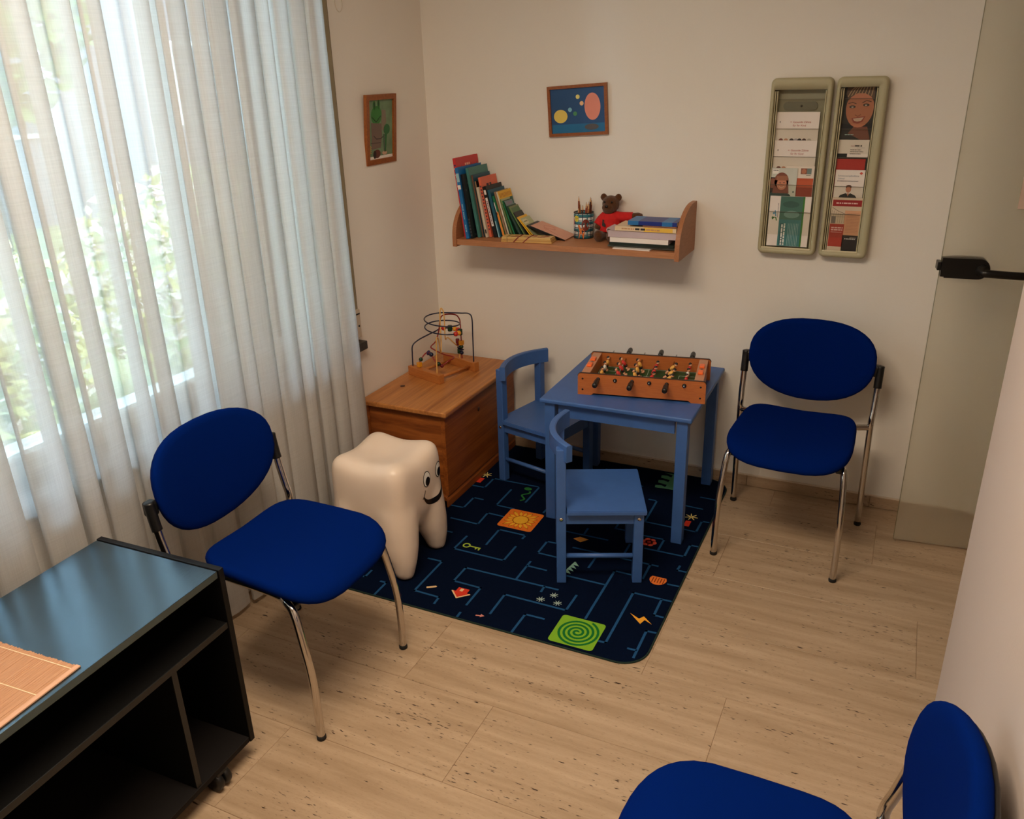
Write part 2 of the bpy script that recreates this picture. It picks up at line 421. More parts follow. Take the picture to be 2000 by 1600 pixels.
def foliage(c, rad, n, size, mats_w, seed):
    q = random.Random(seed); bm = NB()
    for _ in range(n):
        while True:
            d = Vector((q.uniform(-1, 1), q.uniform(-1, 1), q.uniform(-1, 1)))
            if 0.35 < d.length < 1: break
        p = Vector((c[0]+d.x*rad[0], c[1]+d.y*rad[1], c[2]+d.z*rad[2]))
        a = Vector((q.uniform(-1, 1), q.uniform(-1, 1), q.uniform(-0.6, 0.6))).normalized(); bdir = a.cross(Vector((q.uniform(-1, 1), q.uniform(-1, 1), q.uniform(-1, 1)))).normalized()
        s = size*q.uniform(0.7, 1.4)
        vs = [bm.verts.new(p+a*s), bm.verts.new(p+bdir*s*0.45), bm.verts.new(p-a*s), bm.verts.new(p-bdir*s*0.45)]
        f = bm.faces.new(vs); f.material_index = mats_w[q.randrange(len(mats_w))]
    return bm
def shrub(loc, rad, h, n, size, mw, seed, label, name='garden_shrub', trunk=0.03):
    r = empty(name, label, 'shrub' if 'shrub' in name else 'tree', loc)
    obj('foliage', foliage((0, 0, h), rad, n, size, mw, seed), LEAVES, r)
    bm = NB()
    tube(bm, [(0, 0, 0), (0.03, 0.02, h*0.5), (0.0, 0.05, h)], [trunk, trunk*0.8, trunk*0.4], 8)
    for k in range(5):
        a = 2*math.pi*k/5; tube(bm, [(0.02, 0.02, h*0.45), (rad[0]*0.5*math.cos(a), rad[1]*0.5*math.sin(a), h*1.05)], [trunk*0.6, trunk*0.2], 6)
    obj('stem', bm, M_BARK, r)
shrub((-4.3, 2.3, -0.5), (0.75, 0.75, 0.72), 0.95, 2600, 0.06, [0, 1, 1, 3], 11, 'yellow green sunlit shrub outside behind the left edge of the curtain')
shrub((-4.6, 4.4, -0.5), (0.95, 0.95, 0.78), 0.9, 2600, 0.06, [0, 1, 3, 3], 12, 'pale blossoming shrub outside seen through a gap in the middle of the curtain')
shrub((-3.2, 0.9, -0.5), (0.45, 0.6, 0.5), 0.6, 1600, 0.05, [2, 0, 2], 13, 'low dark green shrub outside close to the window')
shrub((-5.2, 6.8, -0.5), (1.1, 1.2, 0.9), 0.9, 2400, 0.07, [0, 1, 1], 14, 'bright green shrub outside beside the grey driveway')
nh = empty('neighbour_house', 'pale grey house wall across the driveway outside the window', 'house', (-13.0, 8.0, -0.5))
obj('wall', box(NB(), -0.3, 0.0, -16, 16, 0, 6.2), P('house_render', (128, 126, 132), 0.9, vary=0.06), nh)
rf_ = NB(); prism(rf_, [(-5.5, 6.0), (0.5, 6.0), (0.5, 6.2), (-2.7, 8.6), (-5.5, 6.2)], -16.3, 16.3, UP); obj('roof', rf_, P('roof_tile', (120, 84, 70), 0.9), nh)
for yy in (-8, -4, 0.5, 4.5, 9):
    wn_ = obj('window', box(NB(), 0.0, 0.05, yy, yy+1.3, 1.4, 2.9, 0.01), M_WFR, nh)
    obj('pane', box(NB(), 0.04, 0.06, yy+0.08, yy+1.22, 1.48, 2.82), P('dark_pane', (90, 100, 110), 0.1), wn_)
shrub((-9.9, 6.4, -0.5), (1.5, 1.6, 1.7), 3.3, 2600, 0.13, [2, 0, 0], 15, 'leafy green tree before the pale house outside', 'garden_tree', 0.12)

# ---------------------------------------------------------------- sheer curtain
cm, nt, b = node_mat('sheer_voile')
tc = nt.nodes.new('ShaderNodeTexCoord')
facs = []
for sc in ((900, 900, 25), (25, 25, 1100)):
    mp = nt.nodes.new('ShaderNodeMapping'); mp.inputs['Scale'].default_value = sc
    nt.links.new(tc.outputs['Object'], mp.inputs['Vector'])
    nz = nt.nodes.new('ShaderNodeTexNoise'); nz.inputs['Scale'].default_value = 0.35; nz.inputs['Detail'].default_value = 2
    nt.links.new(mp.outputs[0], nz.inputs['Vector']); facs.append(nz.outputs['Fac'])
ad = nt.nodes.new('ShaderNodeMath'); ad.operation = 'ADD'; nt.links.new(facs[0], ad.inputs[0]); nt.links.new(facs[1], ad.inputs[1])
mr = nt.nodes.new('ShaderNodeMapRange'); mr.inputs['From Min'].default_value = 0.6; mr.inputs['From Max'].default_value = 1.4
mr.inputs['To Min'].default_value = 0.69; mr.inputs['To Max'].default_value = 0.81
nt.links.new(ad.outputs[0], mr.inputs['Value'])
df = nt.nodes.new('ShaderNodeBsdfDiffuse'); df.inputs[0].default_value = (0.77, 0.75, 0.72, 1)
tl = nt.nodes.new('ShaderNodeBsdfTranslucent'); tl.inputs[0].default_value = (0.77, 0.76, 0.76, 1)
m1 = nt.nodes.new('ShaderNodeMixShader'); m1.inputs[0].default_value = 0.5
nt.links.new(df.outputs[0], m1.inputs[1]); nt.links.new(tl.outputs[0], m1.inputs[2])
tp = nt.nodes.new('ShaderNodeBsdfTransparent'); tp.inputs[0].default_value = (0.97, 0.97, 0.95, 1)
m2 = nt.nodes.new('ShaderNodeMixShader'); nt.links.new(mr.outputs[0], m2.inputs[0])
nt.links.new(tp.outputs[0], m2.inputs[1]); nt.links.new(m1.outputs[0], m2.inputs[2])
nt.links.new(m2.outputs[0], nt.nodes['Material Output'].inputs['Surface'])
cur = empty('sheer_curtain', 'white sheer floor-length curtain hanging in folds over the window', 'curtain', (-1.912, 1.0, 0))
q = random.Random(5)
ycur = 2.517; folds = []
while ycur > -0.75:
    wdt = q.choice([0.07, 0.085, 0.10, 0.12]) if ycur > 1.95 else q.choice([0.07, 0.10, 0.14, 0.17, 0.21])
    A = q.uniform(0.024, 0.042) if wdt < 0.13 else q.uniform(0.020, 0.034)
    folds.append((ycur, wdt, A, q.uniform(0.3, 0.95)*(1 if wdt < 0.13 else 0.6), q.uniform(-0.02, 0.02), q.uniform(0, 6.28)))
    ycur -= wdt
bm = NB(); NZ = 22; NS = 14; rows = []
for j in range(NZ+1):
    t = j/NZ; z = 2.40-(2.40-0.022)*t; row = []
    for (y0, wdt, A, B, drift, ph) in folds:
        amp = A*(0.75+0.35*t)*(1+0.12*math.sin(3*t+ph))
        for k in range(NS):
            f = 2*math.pi*k/NS
            x = amp*math.sin(f)+0.006*math.sin(1.7*y0+2*t)
            y = y0-wdt*k/NS+B*wdt*0.5*math.sin(2*f)*(0.8+0.2*t)+0.03*math.sin(2.3*y0)*(t-0.4)*0.8
            row.append(bm.verts.new((x, y-1.0, z)))
    rows.append(row)
for j in range(NZ):
    for k in range(len(rows[0])-1):
        f = bm.faces.new([rows[j][k], rows[j][k+1], rows[j+1][k+1], rows[j+1][k]]); f.smooth = True
obj('curtain_cloth', bm, cm, cur)
bm = NB()
hem = []
for (y0, wdt, A, B, drift, ph) in folds:
    for k in range(NS):
        f = 2*math.pi*k/NS; amp = A*1.1*(1+0.12*math.sin(3+ph))
        hem.append((amp*math.sin(f)+0.006*math.sin(1.7*y0+2), y0-wdt*k/NS+B*wdt*0.5*math.sin(2*f)+0.03*math.sin(2.3*y0)*0.48-1.0, 0))
for a, b2 in zip(hem[:-1], hem[1:]):
    f = bm.faces.new([bm.verts.new((a[0], a[1], 0.052)), bm.verts.new((b2[0], b2[1], 0.052)), bm.verts.new((b2[0], b2[1], 0.022)), bm.verts.new((a[0], a[1], 0.022))])
    f.smooth = True
bmesh.ops.translate(bm, verts=bm.verts[:], vec=(0.0012, 0, 0))
obj('hem', bm, cm, cur)
rail = empty('curtain_rail', 'white curtain rail under the ceiling above the window', 'curtain rail', (-1.912, 1.0, 2.41))
obj('track', box(NB(), -0.02, 0.02, -1.8, 1.6, 0, 0.03, 0.003), M_WFR, rail)
for yy in (-1.6, -0.2, 1.2): obj('bracket', box(NB(), -0.092, -0.01, yy, yy+0.02, 0.03, 0.045, 0.002), M_WFR, rail)

# roller shutter strap with its winder on the wall beside the curtain
st = empty('shutter_strap', 'beige roller shutter strap running down beside the curtain to a winder', 'strap', (XL, 2.686, 0.73))
obj('strap', box(NB(), 0.004, 0.008, -0.012, 0.012, 0.10, 1.72, 0.001), P('strap_beige', (150, 138, 112), 0.9, bump=0.3, bscale=400), st)
obj('strap_edge', box(NB(), 0.003, 0.0065, -0.016, 0.016, 0.10, 1.72, 0.001), P('strap_dark', (92, 84, 66), 0.9), st)
bm = NB(); box(bm, 0, 0.014, -0.02, 0.02, -0.02, 0.10, 0.004)
obj('winder_box', bm, P('winder_cream', (200, 184, 164), 0.5), st)
obj('winder_slot', box(NB(), 0.013, 0.0155, -0.015, 0.015, 0.078, 0.084, 0.0005), M_BLKP, st)
bm = NB(); lathe(bm, [(0.0045, 0.012), (0.0045, 0.016)], 12, RY(90)@T(-0.03, 0.004, 0)); obj('screw', bm, M_BLKP, st)
bm = NB(); loops = []
for i in range(24):
    a = 2*math.pi*i/24
    loops.append([((0.002+0.0018*math.cos(c)), (0.022+0.0018*math.sin(c))*math.cos(a), (0.03+0.0018*math.sin(c))*math.sin(a)) for c in [2*math.pi*k/6 for k in range(6)]])
ringstack(bm, loops, closed=True)
tag(obj('wall_ring', bm, P('ring_white', (214, 204, 190), 0.4), None, (XL, 2.778, 1.965)), 'thin pale ring on the side wall above the framed frog picture', 'ring')

# ---------------------------------------------------------------- frosted glass door
dr = tag(empty('door_1', None, None, (0.119, 3.102, 0), math.degrees(math.atan2(0.028, 0.247))), kind='structure')
fg, nt, b = node_mat('frosted_glass')
rf = nt.nodes.new('ShaderNodeBsdfRefraction'); rf.inputs['Color'].default_value = (0.97, 0.96, 0.92, 1); rf.inputs['Roughness'].default_value = 0.22; rf.inputs['IOR'].default_value = 1.12
tl2 = nt.nodes.new('ShaderNodeBsdfTranslucent'); tl2.inputs[0].default_value = (0.86, 0.82, 0.74, 1)
df2 = nt.nodes.new('ShaderNodeBsdfPrincipled'); df2.inputs['Base Color'].default_value = (0.72, 0.68, 0.58, 1); df2.inputs['Roughness'].default_value = 0.4
ma = nt.nodes.new('ShaderNodeMixShader'); ma.inputs[0].default_value = 0.5
nt.links.new(tl2.outputs[0], ma.inputs[1]); nt.links.new(df2.outputs[0], ma.inputs[2])
mb = nt.nodes.new('ShaderNodeMixShader'); mb.inputs[0].default_value = 0.30
nt.links.new(rf.outputs[0], mb.inputs[1]); nt.links.new(ma.outputs[0], mb.inputs[2])
nt.links.new(mb.outputs[0], nt.nodes['Material Output'].inputs['Surface'])
obj('glass_leaf', box(NB(), 0, 0.86, 0, 0.008, 0.008, 2.06, 0.001), fg, dr)
obj('glass_edge', box(NB(), -0.0012, 0, 0.0, 0.008, 0.008, 2.06), P('glass_edge_green', (112, 112, 84), 0.2), dr)
M_LOCK = P('lock_black', (16, 15, 14), 0.35)
lk = obj('lock_case', prism(NB(), [(0.0, 1.041), (0.012, 1.041), (0.012, 1.037), (0.11, 1.036)]+[(0.112+0.033*math.cos(R(a)), 1.070+0.034*math.sin(R(a))) for a in range(-80, 91, 10)]+[(0.0, 1.104)], 0.0, 0.024, UP), M_LOCK, dr)
obj('latch', box(NB(), -0.012, 0.0, -0.018, 0.026, 1.060, 1.088, 0.002), M_LOCK, lk)
obj('lock_case', prism(NB(), rrect(0.0, 0.145, 1.036, 1.104, 0.03), 0.0, 0.02, T(0, 0.028, 0)@UP), M_LOCK, dr)
bm = NB(); lathe(bm, [(0.019, 0.0), (0.019, 0.012), (0.010, 0.016), (0.010, 0.045)], 20, T(0.122, -0.024, 1.066)@RX(90))
tube(bm, spline([(0.122, -0.066, 1.066), (0.135, -0.068, 1.066), (0.18, -0.068, 1.064), (0.235, -0.066, 1.062), (0.255, -0.052, 1.061)], 6), 0.0105, 12, ry=0.013)
obj('lever_handle', bm, M_LOCK, lk)
for zz in (0.3, 1.75):
    obj('hinge', box(NB(), 0.80, 0.875, -0.012, 0.02, zz, zz+0.09, 0.004), M_CHROME, dr)
obj('hinge_post', box(NB(), 0.875, 0.935, -0.03, 0.05, 0.0, 2.12, 0.003), P('post_grey', (170, 160, 146), 0.5), dr)
nt_ = empty('notice_sheet', 'pale notice sheet stuck on the frosted glass door above the handle', 'notice', (0.119, 3.102, 0), math.degrees(math.atan2(0.028, 0.247)))
obj('sheet', box(NB(), 0.193, 0.40, -0.0025, -0.0006, 1.265, 1.366, 0.0), P('notice_paper', (206, 178, 160), 0.7), nt_)

# ---------------------------------------------------------------- play mat
mat_x0, mat_x1, mat_y0, mat_y1 = -1.90, -0.556, 2.006, 3.335
pmz = 0.0052; FZ = 0.0066
mt = empty('play_mat', 'dark navy play mat with maze lines and small motifs on the stone floor', 'mat', (-1.228, 2.67, 0))
MX = T(1.228, -2.67, 0)
M_NAVY = pm('navy_carpet', (4, 15, 38), 0.97, spec=0.05, vary=0.25, vscale=700, bump=0.6, bscale=900)
obj('carpet', prism(NB(), rrect(mat_x0, mat_x1, mat_y0, mat_y1, 0.085, 8), 0.0005, pmz, MX), M_NAVY, mt)
bm = NB(); o1 = rrect(mat_x0-0.003, mat_x1+0.003, mat_y0-0.003, mat_y1+0.003, 0.088, 8)
tube(bm, [(x, y, 0.0031) for x, y in o1]+[(o1[0][0], o1[0][1], 0.0031)], 0.0031, 6, MX, cap=False)
obj('edge_binding', bm, pm('binding_green', (14, 40, 34), 0.95), mt)
LINES = [[(-1.546, 2.59), (-1.421, 2.587), (-1.425, 2.685), (-1.354, 2.683)], [(-1.607, 2.685), (-1.54, 2.687), (-1.542, 2.782), (-1.498, 2.781)], [(-1.422, 2.907), (-1.421, 2.76), (-1.339, 2.758)], [(-1.614, 2.882), (-1.54, 2.884), (-1.541, 2.978), (-1.316, 2.98), (-1.316, 2.831)], [(-1.21, 2.778), (-1.208, 2.814), (-1.178, 2.812)], [(-1.318, 2.461), (-1.321, 2.582), (-1.204, 2.581), (-1.205, 2.556)], [(-1.418, 2.484), (-1.421, 2.385), (-1.206, 2.384), (-1.205, 2.489)], [(-1.476, 2.286), (-1.418, 2.287), (-1.416, 2.084), (-1.314, 2.082), (-1.311, 2.045)], [(-0.947, 2.288), (-1.315, 2.285), (-1.315, 2.192), (-1.204, 2.19), (-1.203, 2.082)], [(-1.11, 2.295), (-1.109, 2.415)], [(-1.107, 2.386), (-1.033, 2.385)], [(-0.997, 2.286), (-0.996, 2.256)], [(-1.105, 2.07), (-1.107, 2.188), (-0.874, 2.187), (-0.872, 2.28)], [(-0.995, 2.01), (-0.993, 2.112), (-0.926, 2.113)], [(-1.064, 2.574), (-1.107, 2.573), (-1.108, 2.483), (-1.029, 2.482)], [(-0.945, 2.382), (-0.807, 2.382)], [(-0.726, 2.479), (-0.798, 2.48), (-0.797, 2.172)], [(-0.561, 2.376), (-0.694, 2.375), (-0.693, 2.077), (-0.716, 2.076)], [(-0.592, 2.373), (-0.591, 2.278), (-0.562, 2.278)], [(-0.561, 2.188), (-0.59, 2.186), (-0.589, 2.044)], [(-0.594, 2.079), (-0.617, 2.078)], [(-0.995, 2.571), (-0.892, 2.572), (-0.894, 2.464)], [(-1.101, 2.672), (-0.894, 2.674)], [(-0.994, 2.724), (-0.993, 2.686)], [(-0.851, 2.77), (-0.893, 2.77), (-0.894, 2.855)], [(-0.836, 3.055), (-0.803, 3.056), (-0.8, 2.867), (-0.673, 2.865)], [(-0.803, 2.676), (-0.802, 2.57), (-0.663, 2.571)], [(-0.69, 2.571), (-0.689, 2.474)], [(-0.846, 2.76), (-0.69, 2.762), (-0.691, 2.684)], [(-0.646, 2.868), (-0.59, 2.866), (-0.588, 2.957), (-0.562, 2.958)], [(-0.739, 2.672), (-0.588, 2.673), (-0.587, 2.76), (-0.56, 2.761)], [(-0.587, 2.602), (-0.589, 2.572), (-0.559, 2.573)], [(-0.595, 2.473), (-0.56, 2.474)], [(-1.535, 2.009), (-1.537, 2.085), (-1.559, 2.085)], [(-1.66, 2.086), (-1.63, 2.087), (-1.632, 2.129)], [(-1.201, 2.011), (-1.202, 2.032)], [(-1.52, 2.489), (-1.489, 2.49)], [(-0.682, 3.06), (-0.611, 3.057)], [(-0.638, 3.157), (-0.566, 3.156)], [(-1.75, 2.2), (-1.75, 2.5), (-1.65, 2.5)], [(-1.84, 2.3), (-1.84, 2.09), (-1.74, 2.09)], [(-0.99, 2.97), (-0.99, 3.16), (-0.9, 3.16)], [(-1.1, 2.9), (-1.1, 3.06), (-0.99, 3.06)], [(-1.3, 3.16), (-1.1, 3.16), (-1.1, 3.26)]]
M_LINE = pm('line_blue', (34, 76, 118), 0.97, spec=0.05, vary=0.2, vscale=500)
for l in LINES: obj('maze_line', ribbon(NB(), l, 0.0085, pmz-0.0004, pmz+0.0004, MX), M_LINE, mt)
def felt(n, c): return pm('felt_'+n, c, 0.97, spec=0.05, vary=0.15, vscale=500)
Z0, Z1, Z2, Z3 = pmz-0.0004, pmz+0.0005, pmz+0.0008, pmz+0.0011
def motif(name, parts, label=None):
    """parts: list of (list of outlines, colour name, rgb, level); first is the part, others its sub-parts"""
    root = None
    for i, (outs, cn, rgb, lv) in enumerate(parts):
        bm = NB()
        for o in outs: prism(bm, o, Z0, (Z1, Z2, Z3)[lv], MX)
        ob = obj(name if i == 0 else name+'_detail', bm, felt(cn, rgb), mt if root is None else root)
        if root is None: root = ob
    if label: root['label'] = label
    return root
# sun square
cx, cy = -1.272, 2.684
rays = []
for k in range(16):
    a = 2*math.pi*k/16; ca, sa = math.cos(a), math.sin(a); L = 0.066 if k % 2 == 0 else 0.071
    if k % 4 == 2: L = 0.082
    tri = [(0.037, -0.004), (L*0.8, -0.007), (L, 0), (L*0.8, 0.007), (0.037, 0.004)]
    rays.append([(cx+x*ca-y*sa, cy+x*sa+y*ca) for x, y in tri])
motif('sun_motif', [([rrect(cx-0.076, cx+0.076, cy-0.074, cy+0.074, 0.012)], 'orange', (218, 112, 38), 0), ([circ(cx, cy, 0.036)]+rays, 'dark_orange', (150, 70, 20), 1), ([circ(cx, cy, 0.031)]+[[((p[0]-cx)*0.93+cx+0.0, (p[1]-cy)*0.93+cy) for p in r] for r in rays], 'yellow', (228, 168, 48), 2)], 'orange square with a yellow sun')
# green spiral square
cx, cy = -0.796, 2.090
sp = []
for i in range(120):
    t = i/119; a = t*2*math.pi*4.1; sp.append((cx+(0.003+0.068*t)*math.cos(a+0.5), cy+(0.003+0.068*t)*math.sin(a+0.5)))
motif('spiral_motif', [([rrect(cx-0.077, cx+0.077, cy-0.073, cy+0.073, 0.012)], 'lime', (122, 170, 44), 0), ([curve_ribbon(sp, 0.0085)], 'green', (28, 106, 46), 1)], 'lime green square with a darker green spiral')
def star(cx, cy, r, n=8, wd=0.003): return [[(cx+math.cos(a)*r*u-math.sin(a)*wd/2*v, cy+math.sin(a)*r*u+math.cos(a)*wd/2*v) for u, v in ((0, -1), (1, -0.5), (1, 0.5), (0, 1))] for a in [2*math.pi*k/n for k in range(n)]]
key = [[(x, y) for x, y in curve_ribbon([(-1.386+0.013*math.cos(a), 2.425+0.013*math.sin(a)) for a in [2*math.pi*k/16 for k in range(16)]]+[(-1.373, 2.4252)], 0.006)], [(-1.373, 2.422), (-1.325, 2.422), (-1.325, 2.428), (-1.373, 2.428)], [(-1.331, 2.41), (-1.325, 2.41), (-1.325, 2.423), (-1.331, 2.423)], [(-1.345, 2.412), (-1.339, 2.412), (-1.339, 2.423), (-1.345, 2.423)]]
motif('key_motif', [(key, 'lime2', (168, 190, 70), 0)])
hx, hy = -1.258, 2.138
motif('house_motif', [([[(hx-0.02, hy+0.002), (hx+0.024, hy+0.002), (hx+0.024, hy+0.026), (hx-0.02, hy+0.026)], [(hx-0.032, hy+0.002), (hx+0.002, hy-0.032), (hx+0.036, hy+0.002)]], 'red', (206, 58, 40), 0), ([[(hx-0.008, hy+0.006), (hx+0.004, hy+0.006), (hx+0.004, hy+0.022), (hx-0.008, hy+0.022)], [(hx-0.036, hy-0.001), (hx+0.002, hy-0.038), (hx+0.040, hy-0.001), (hx+0.036, hy+0.003), (hx+0.002, hy-0.031), (hx-0.032, hy+0.003)]], 'cream', (226, 188, 140), 1)])
motif('chalk_motif', [([[(-1.388, 2.121), (-1.36, 2.139), (-1.354, 2.138), (-1.353, 2.132), (-1.383, 2.113)]], 'cream', (226, 188, 140), 0)])
motif('arrow_motif', [([[(-1.146, 2.038), (-1.130, 2.042), (-1.129, 2.036), (-1.117, 2.048), (-1.132, 2.054), (-1.131, 2.047), (-1.147, 2.043)]], 'pink', (206, 130, 120), 0)])
for sx, sy in ((-0.979, 2.211), (-0.945, 2.251), (-0.916, 2.213)): motif('snowflake_motif', [(star(sx, sy, 0.0155, 8, 0.003), 'ice', (180, 200, 190), 0)])
for dx, dy in ((-1.591, 2.94), (-0.638, 2.918)):
    motif('firecracker_motif', [([[(dx-0.011, dy-0.022), (dx+0.011, dy-0.022), (dx+0.011, dy+0.022), (dx-0.011, dy+0.022)]], 'red', (206, 58, 40), 0), (star(dx+0.002, dy+0.058, 0.026, 7, 0.006), 'spark', (228, 206, 130), 0)])
sn = [(-1.345+0.012*math.sin(t*9), 2.835+0.09*t) for t in [i/24 for i in range(25)]]
motif('snake_motif', [([curve_ribbon(sn, 0.008), circ(-1.356, 2.945, 0.018, 0.013)], 'snake', (42, 110, 52), 0)])
fx, fy = -0.739, 2.722
motif('flower_motif', [([circ(fx+0.018*math.cos(2*math.pi*k/6), fy+0.018*math.sin(2*math.pi*k/6), 0.012, n=12) for k in range(6)]+[circ(fx, fy, 0.015, n=12)], 'coral', (214, 84, 64), 0), ([circ(fx, fy, 0.008, n=12)], 'darkred', (150, 40, 34), 1)])
motif('comb_motif', [([[(-0.968, 2.402), (-0.962, 2.398), (-0.948, 2.478), (-0.955, 2.48)]]+[[(-0.962+0.0036*k, 2.402+0.019*k), (-0.94+0.0036*k, 2.399+0.019*k), (-0.958+0.0036*k, 2.418+0.019*k)] for k in range(4)], 'aqua', (150, 196, 176), 0)])
bx_, by_ = -0.636, 2.481
bugo = [(bx_+0.031*math.cos(R(a)), by_+0.008+0.036*math.sin(R(a))) for a in range(180, 361, 12)]
motif('beetle_motif', [([bugo+[(bx_+0.026, by_+0.022), (bx_-0.026, by_+0.022)]], 'orange3', (222, 116, 52), 0), ([[(bx_-0.02+0.01*k, by_-0.016), (bx_-0.017+0.01*k, by_-0.016), (bx_-0.017+0.01*k, by_+0.016), (bx_-0.02+0.01*k, by_+0.016)] for k in range(5)], 'brown', (110, 46, 20), 1)])
motif('lightning_motif', [([[(-0.668, 2.258), (-0.632, 2.240), (-0.620, 2.258), (-0.584, 2.226), (-0.612, 2.240), (-0.620, 2.214)]], 'bolt', (232, 160, 50), 0)])
motif('kite_motif', [([[(-1.02, 2.632), (-1.0, 2.655), (-0.962, 2.648), (-0.985, 2.618)]], 'kite', (214, 140, 60), 0)])
wv = [(-0.842, 3.325), (-0.75, 3.325), (-0.74, 3.29), (-0.735, 3.2), (-0.75, 3.178), (-0.80, 3.176)]
for k in range(3): wv += [(-0.846+0.0, 3.172+0.05*k), (-0.850, 3.195+0.05*k), (-0.825, 3.2+0.05*k), (-0.805, 3.19+0.05*k), (-0.803, 3.212+0.05*k)]
motif('wave_motif', [([wv], 'seagreen', (92, 150, 112), 0)])

# ---------------------------------------------------------------- stacking chairs with blue pads
def pad(outline, zfun, t, n=40, rings=(0, .25, .5, .7, .85, .94)):
    loops = []
    prof = [(s, 0.5) for s in rings[1:]]+[(0.975, 0.40), (0.995, 0.18), (1.0, 0.0), (0.992, -0.25), (0.96, -0.42)]+[(s, -0.5) for s in (0.85, 0.5, 0.2)]
    for s, h in prof:
        l = []
        for i in range(n):
            x, y = outline(2*math.pi*i/n); x *= s; y *= s
            l.append((x, y, zfun(x, y)+h*t))
        loops.append(l)
    return ringstack(NB(), loops, None, 0, True, True, True)
def sgnpow(v, p): return math.copysign(abs(v)**p, v)
def make_chair():
    r = empty('stacking_chair', 'x', 'chair')
    def so(a):
        c, s = math.cos(a), math.sin(a); e_ = 4.6 if s > 0 else 3.6
        y = -0.040+0.214*sgnpow(s, 2/e_)
        hw = 0.224-0.022*(y+0.25)/0.42
        return hw*sgnpow(c, 2/e_), y
    def sz(x, y):
        z = 0.450+0.022*(x/0.2)**2*(0.3+0.7*max(0, min(1, (y+0.2)/0.3)))
        d = max(0, (-0.11-y)/0.14); z -= 0.034*d*d
        z += 0.012*max(0, (y-0.02)/0.15)**2
        return z
    obj('seat', pad(so, sz, 0.036), M_FABRIC, r)
    obj('seat_shell', pad(lambda a: tuple(v*0.90 for v in so(a)), lambda x, y: sz(x, y)-0.021, 0.012), M_BLKP, r)
    def bo(a):
        c, s = math.cos(a), math.sin(a)
        if s >= 0: return 0.232*sgnpow(c, 2/2.5), 0.145*sgnpow(s, 2/2.5)
        return 0.232*sgnpow(c, 2/2.15), 0.172*sgnpow(s, 2/2.15)
    def by(x, z): return -0.045*(x/0.232)**2
    bmb = pad(bo, by, 0.03)
    Mb = T(0, 0.262, 0.668)@RX(-8)@Matrix(((1, 0, 0, 0), (0, 0, 1, 0), (0, 1, 0, 0), (0, 0, 0, 1)))
    bmb.transform(Mb); bmesh.ops.recalc_face_normals(bmb, faces=bmb.faces[:])
    obj('backrest', bmb, M_FABRIC, r)
    bms = pad(lambda a: tuple(v*0.94 for v in bo(a)), lambda x, z: by(x, z)+0.019, 0.012)
    bms.transform(Mb); bmesh.ops.recalc_face_normals(bms, faces=bms.faces[:])
    obj('backrest_shell', bms, M_BLKP, r)
    for s in (-1, 1):
        bm = NB()
        tube(bm, spline([(s*0.246, 0.232, 0.66), (s*0.246, 0.222, 0.58), (s*0.245, 0.205, 0.505), (s*0.243, 0.193, 0.462), (s*0.243, 0.194, 0.42), (s*0.245, 0.208, 0.25), (s*0.247, 0.232, 0.006)], 6), 0.0115, 12)
        l = obj('rear_leg', bm, M_CHROME, r)
        bm = NB(); lathe(bm, [(0.0125, 0.0), (0.0135, 0.002), (0.0135, 0.010), (0.012, 0.012)], 12, T(s*0.247, 0.232, 0)); obj('rubber_foot', bm, M_RUBBER, l)
        bm = NB()
        tube(bm, spline([(s*0.243, 0.193, 0.438), (s*0.215, 0.185, 0.438), (s*0.180, 0.16, 0.436), (s*0.168, 0.05, 0.426), (s*0.172, -0.10, 0.420), (s*0.190, -0.150, 0.415), (s*0.201, -0.178, 0.395), (s*0.208, -0.200, 0.31), (s*0.212, -0.217, 0.22), (s*0.214, -0.222, 0.12), (s*0.214, -0.222, 0.006)], 6), 0.0115, 12)
        l = obj('front_leg', bm, M_CHROME, r)
        bm = NB(); lathe(bm, [(0.0125, 0.0), (0.0135, 0.002), (0.0135, 0.010), (0.012, 0.012)], 12, T(s*0.214, -0.222, 0)); obj('rubber_foot', bm, M_RUBBER, l)
        bm = NB()
        tube(bm, spline([(s*0.246, 0.2335, 0.672), (s*0.246, 0.2325, 0.655), (s*0.246, 0.226, 0.61), (s*0.246, 0.2215, 0.588)], 4), [0.009]+[0.0145]*12, 12)
        box(bm, s*0.238-0.018, s*0.238+0.014, 0.222, 0.252, 0.628, 0.672, 0.007)
        obj('back_cap', bm, M_BLKP, r)
    bm = NB(); tube(bm, [(-0.168, 0.06, 0.426), (0.168, 0.06, 0.426)], 0.009, 10); obj('crossbar', bm, M_CHROME, r)
    bm = NB(); tube(bm, [(-0.178, -0.12, 0.419), (0.178, -0.12, 0.419)], 0.009, 10); obj('crossbar', bm, M_CHROME, r)
    for s in (-1, 1): obj('bumper', box(NB(), s*0.184-0.012, s*0.184+0.012, -0.175, -0.145, 0.398, 0.418, 0.004), M_BLKP, r)
    return r
ch = make_chair()
ch.location = (-0.272, 2.956, 0); ch.rotation_euler = (0, 0, R(-2.2)); tag(ch, 'blue padded chrome chair against the back wall under the brochure racks', 'chair', 'blue stacking chairs')
c2 = copy_tree(ch); c2.location = (-1.508, 1.588, 0); c2.rotation_euler = (0, 0, R(90)); tag(c2, 'blue padded chrome chair in front of the curtain beside the black cabinet')
c3 = copy_tree(ch); c3.location = (-0.082, 1.035, 0); c3.rotation_euler = (0, 0, R(-90)); tag(c3, 'blue padded chair cut off by the lower right corner, backed against the right wall')

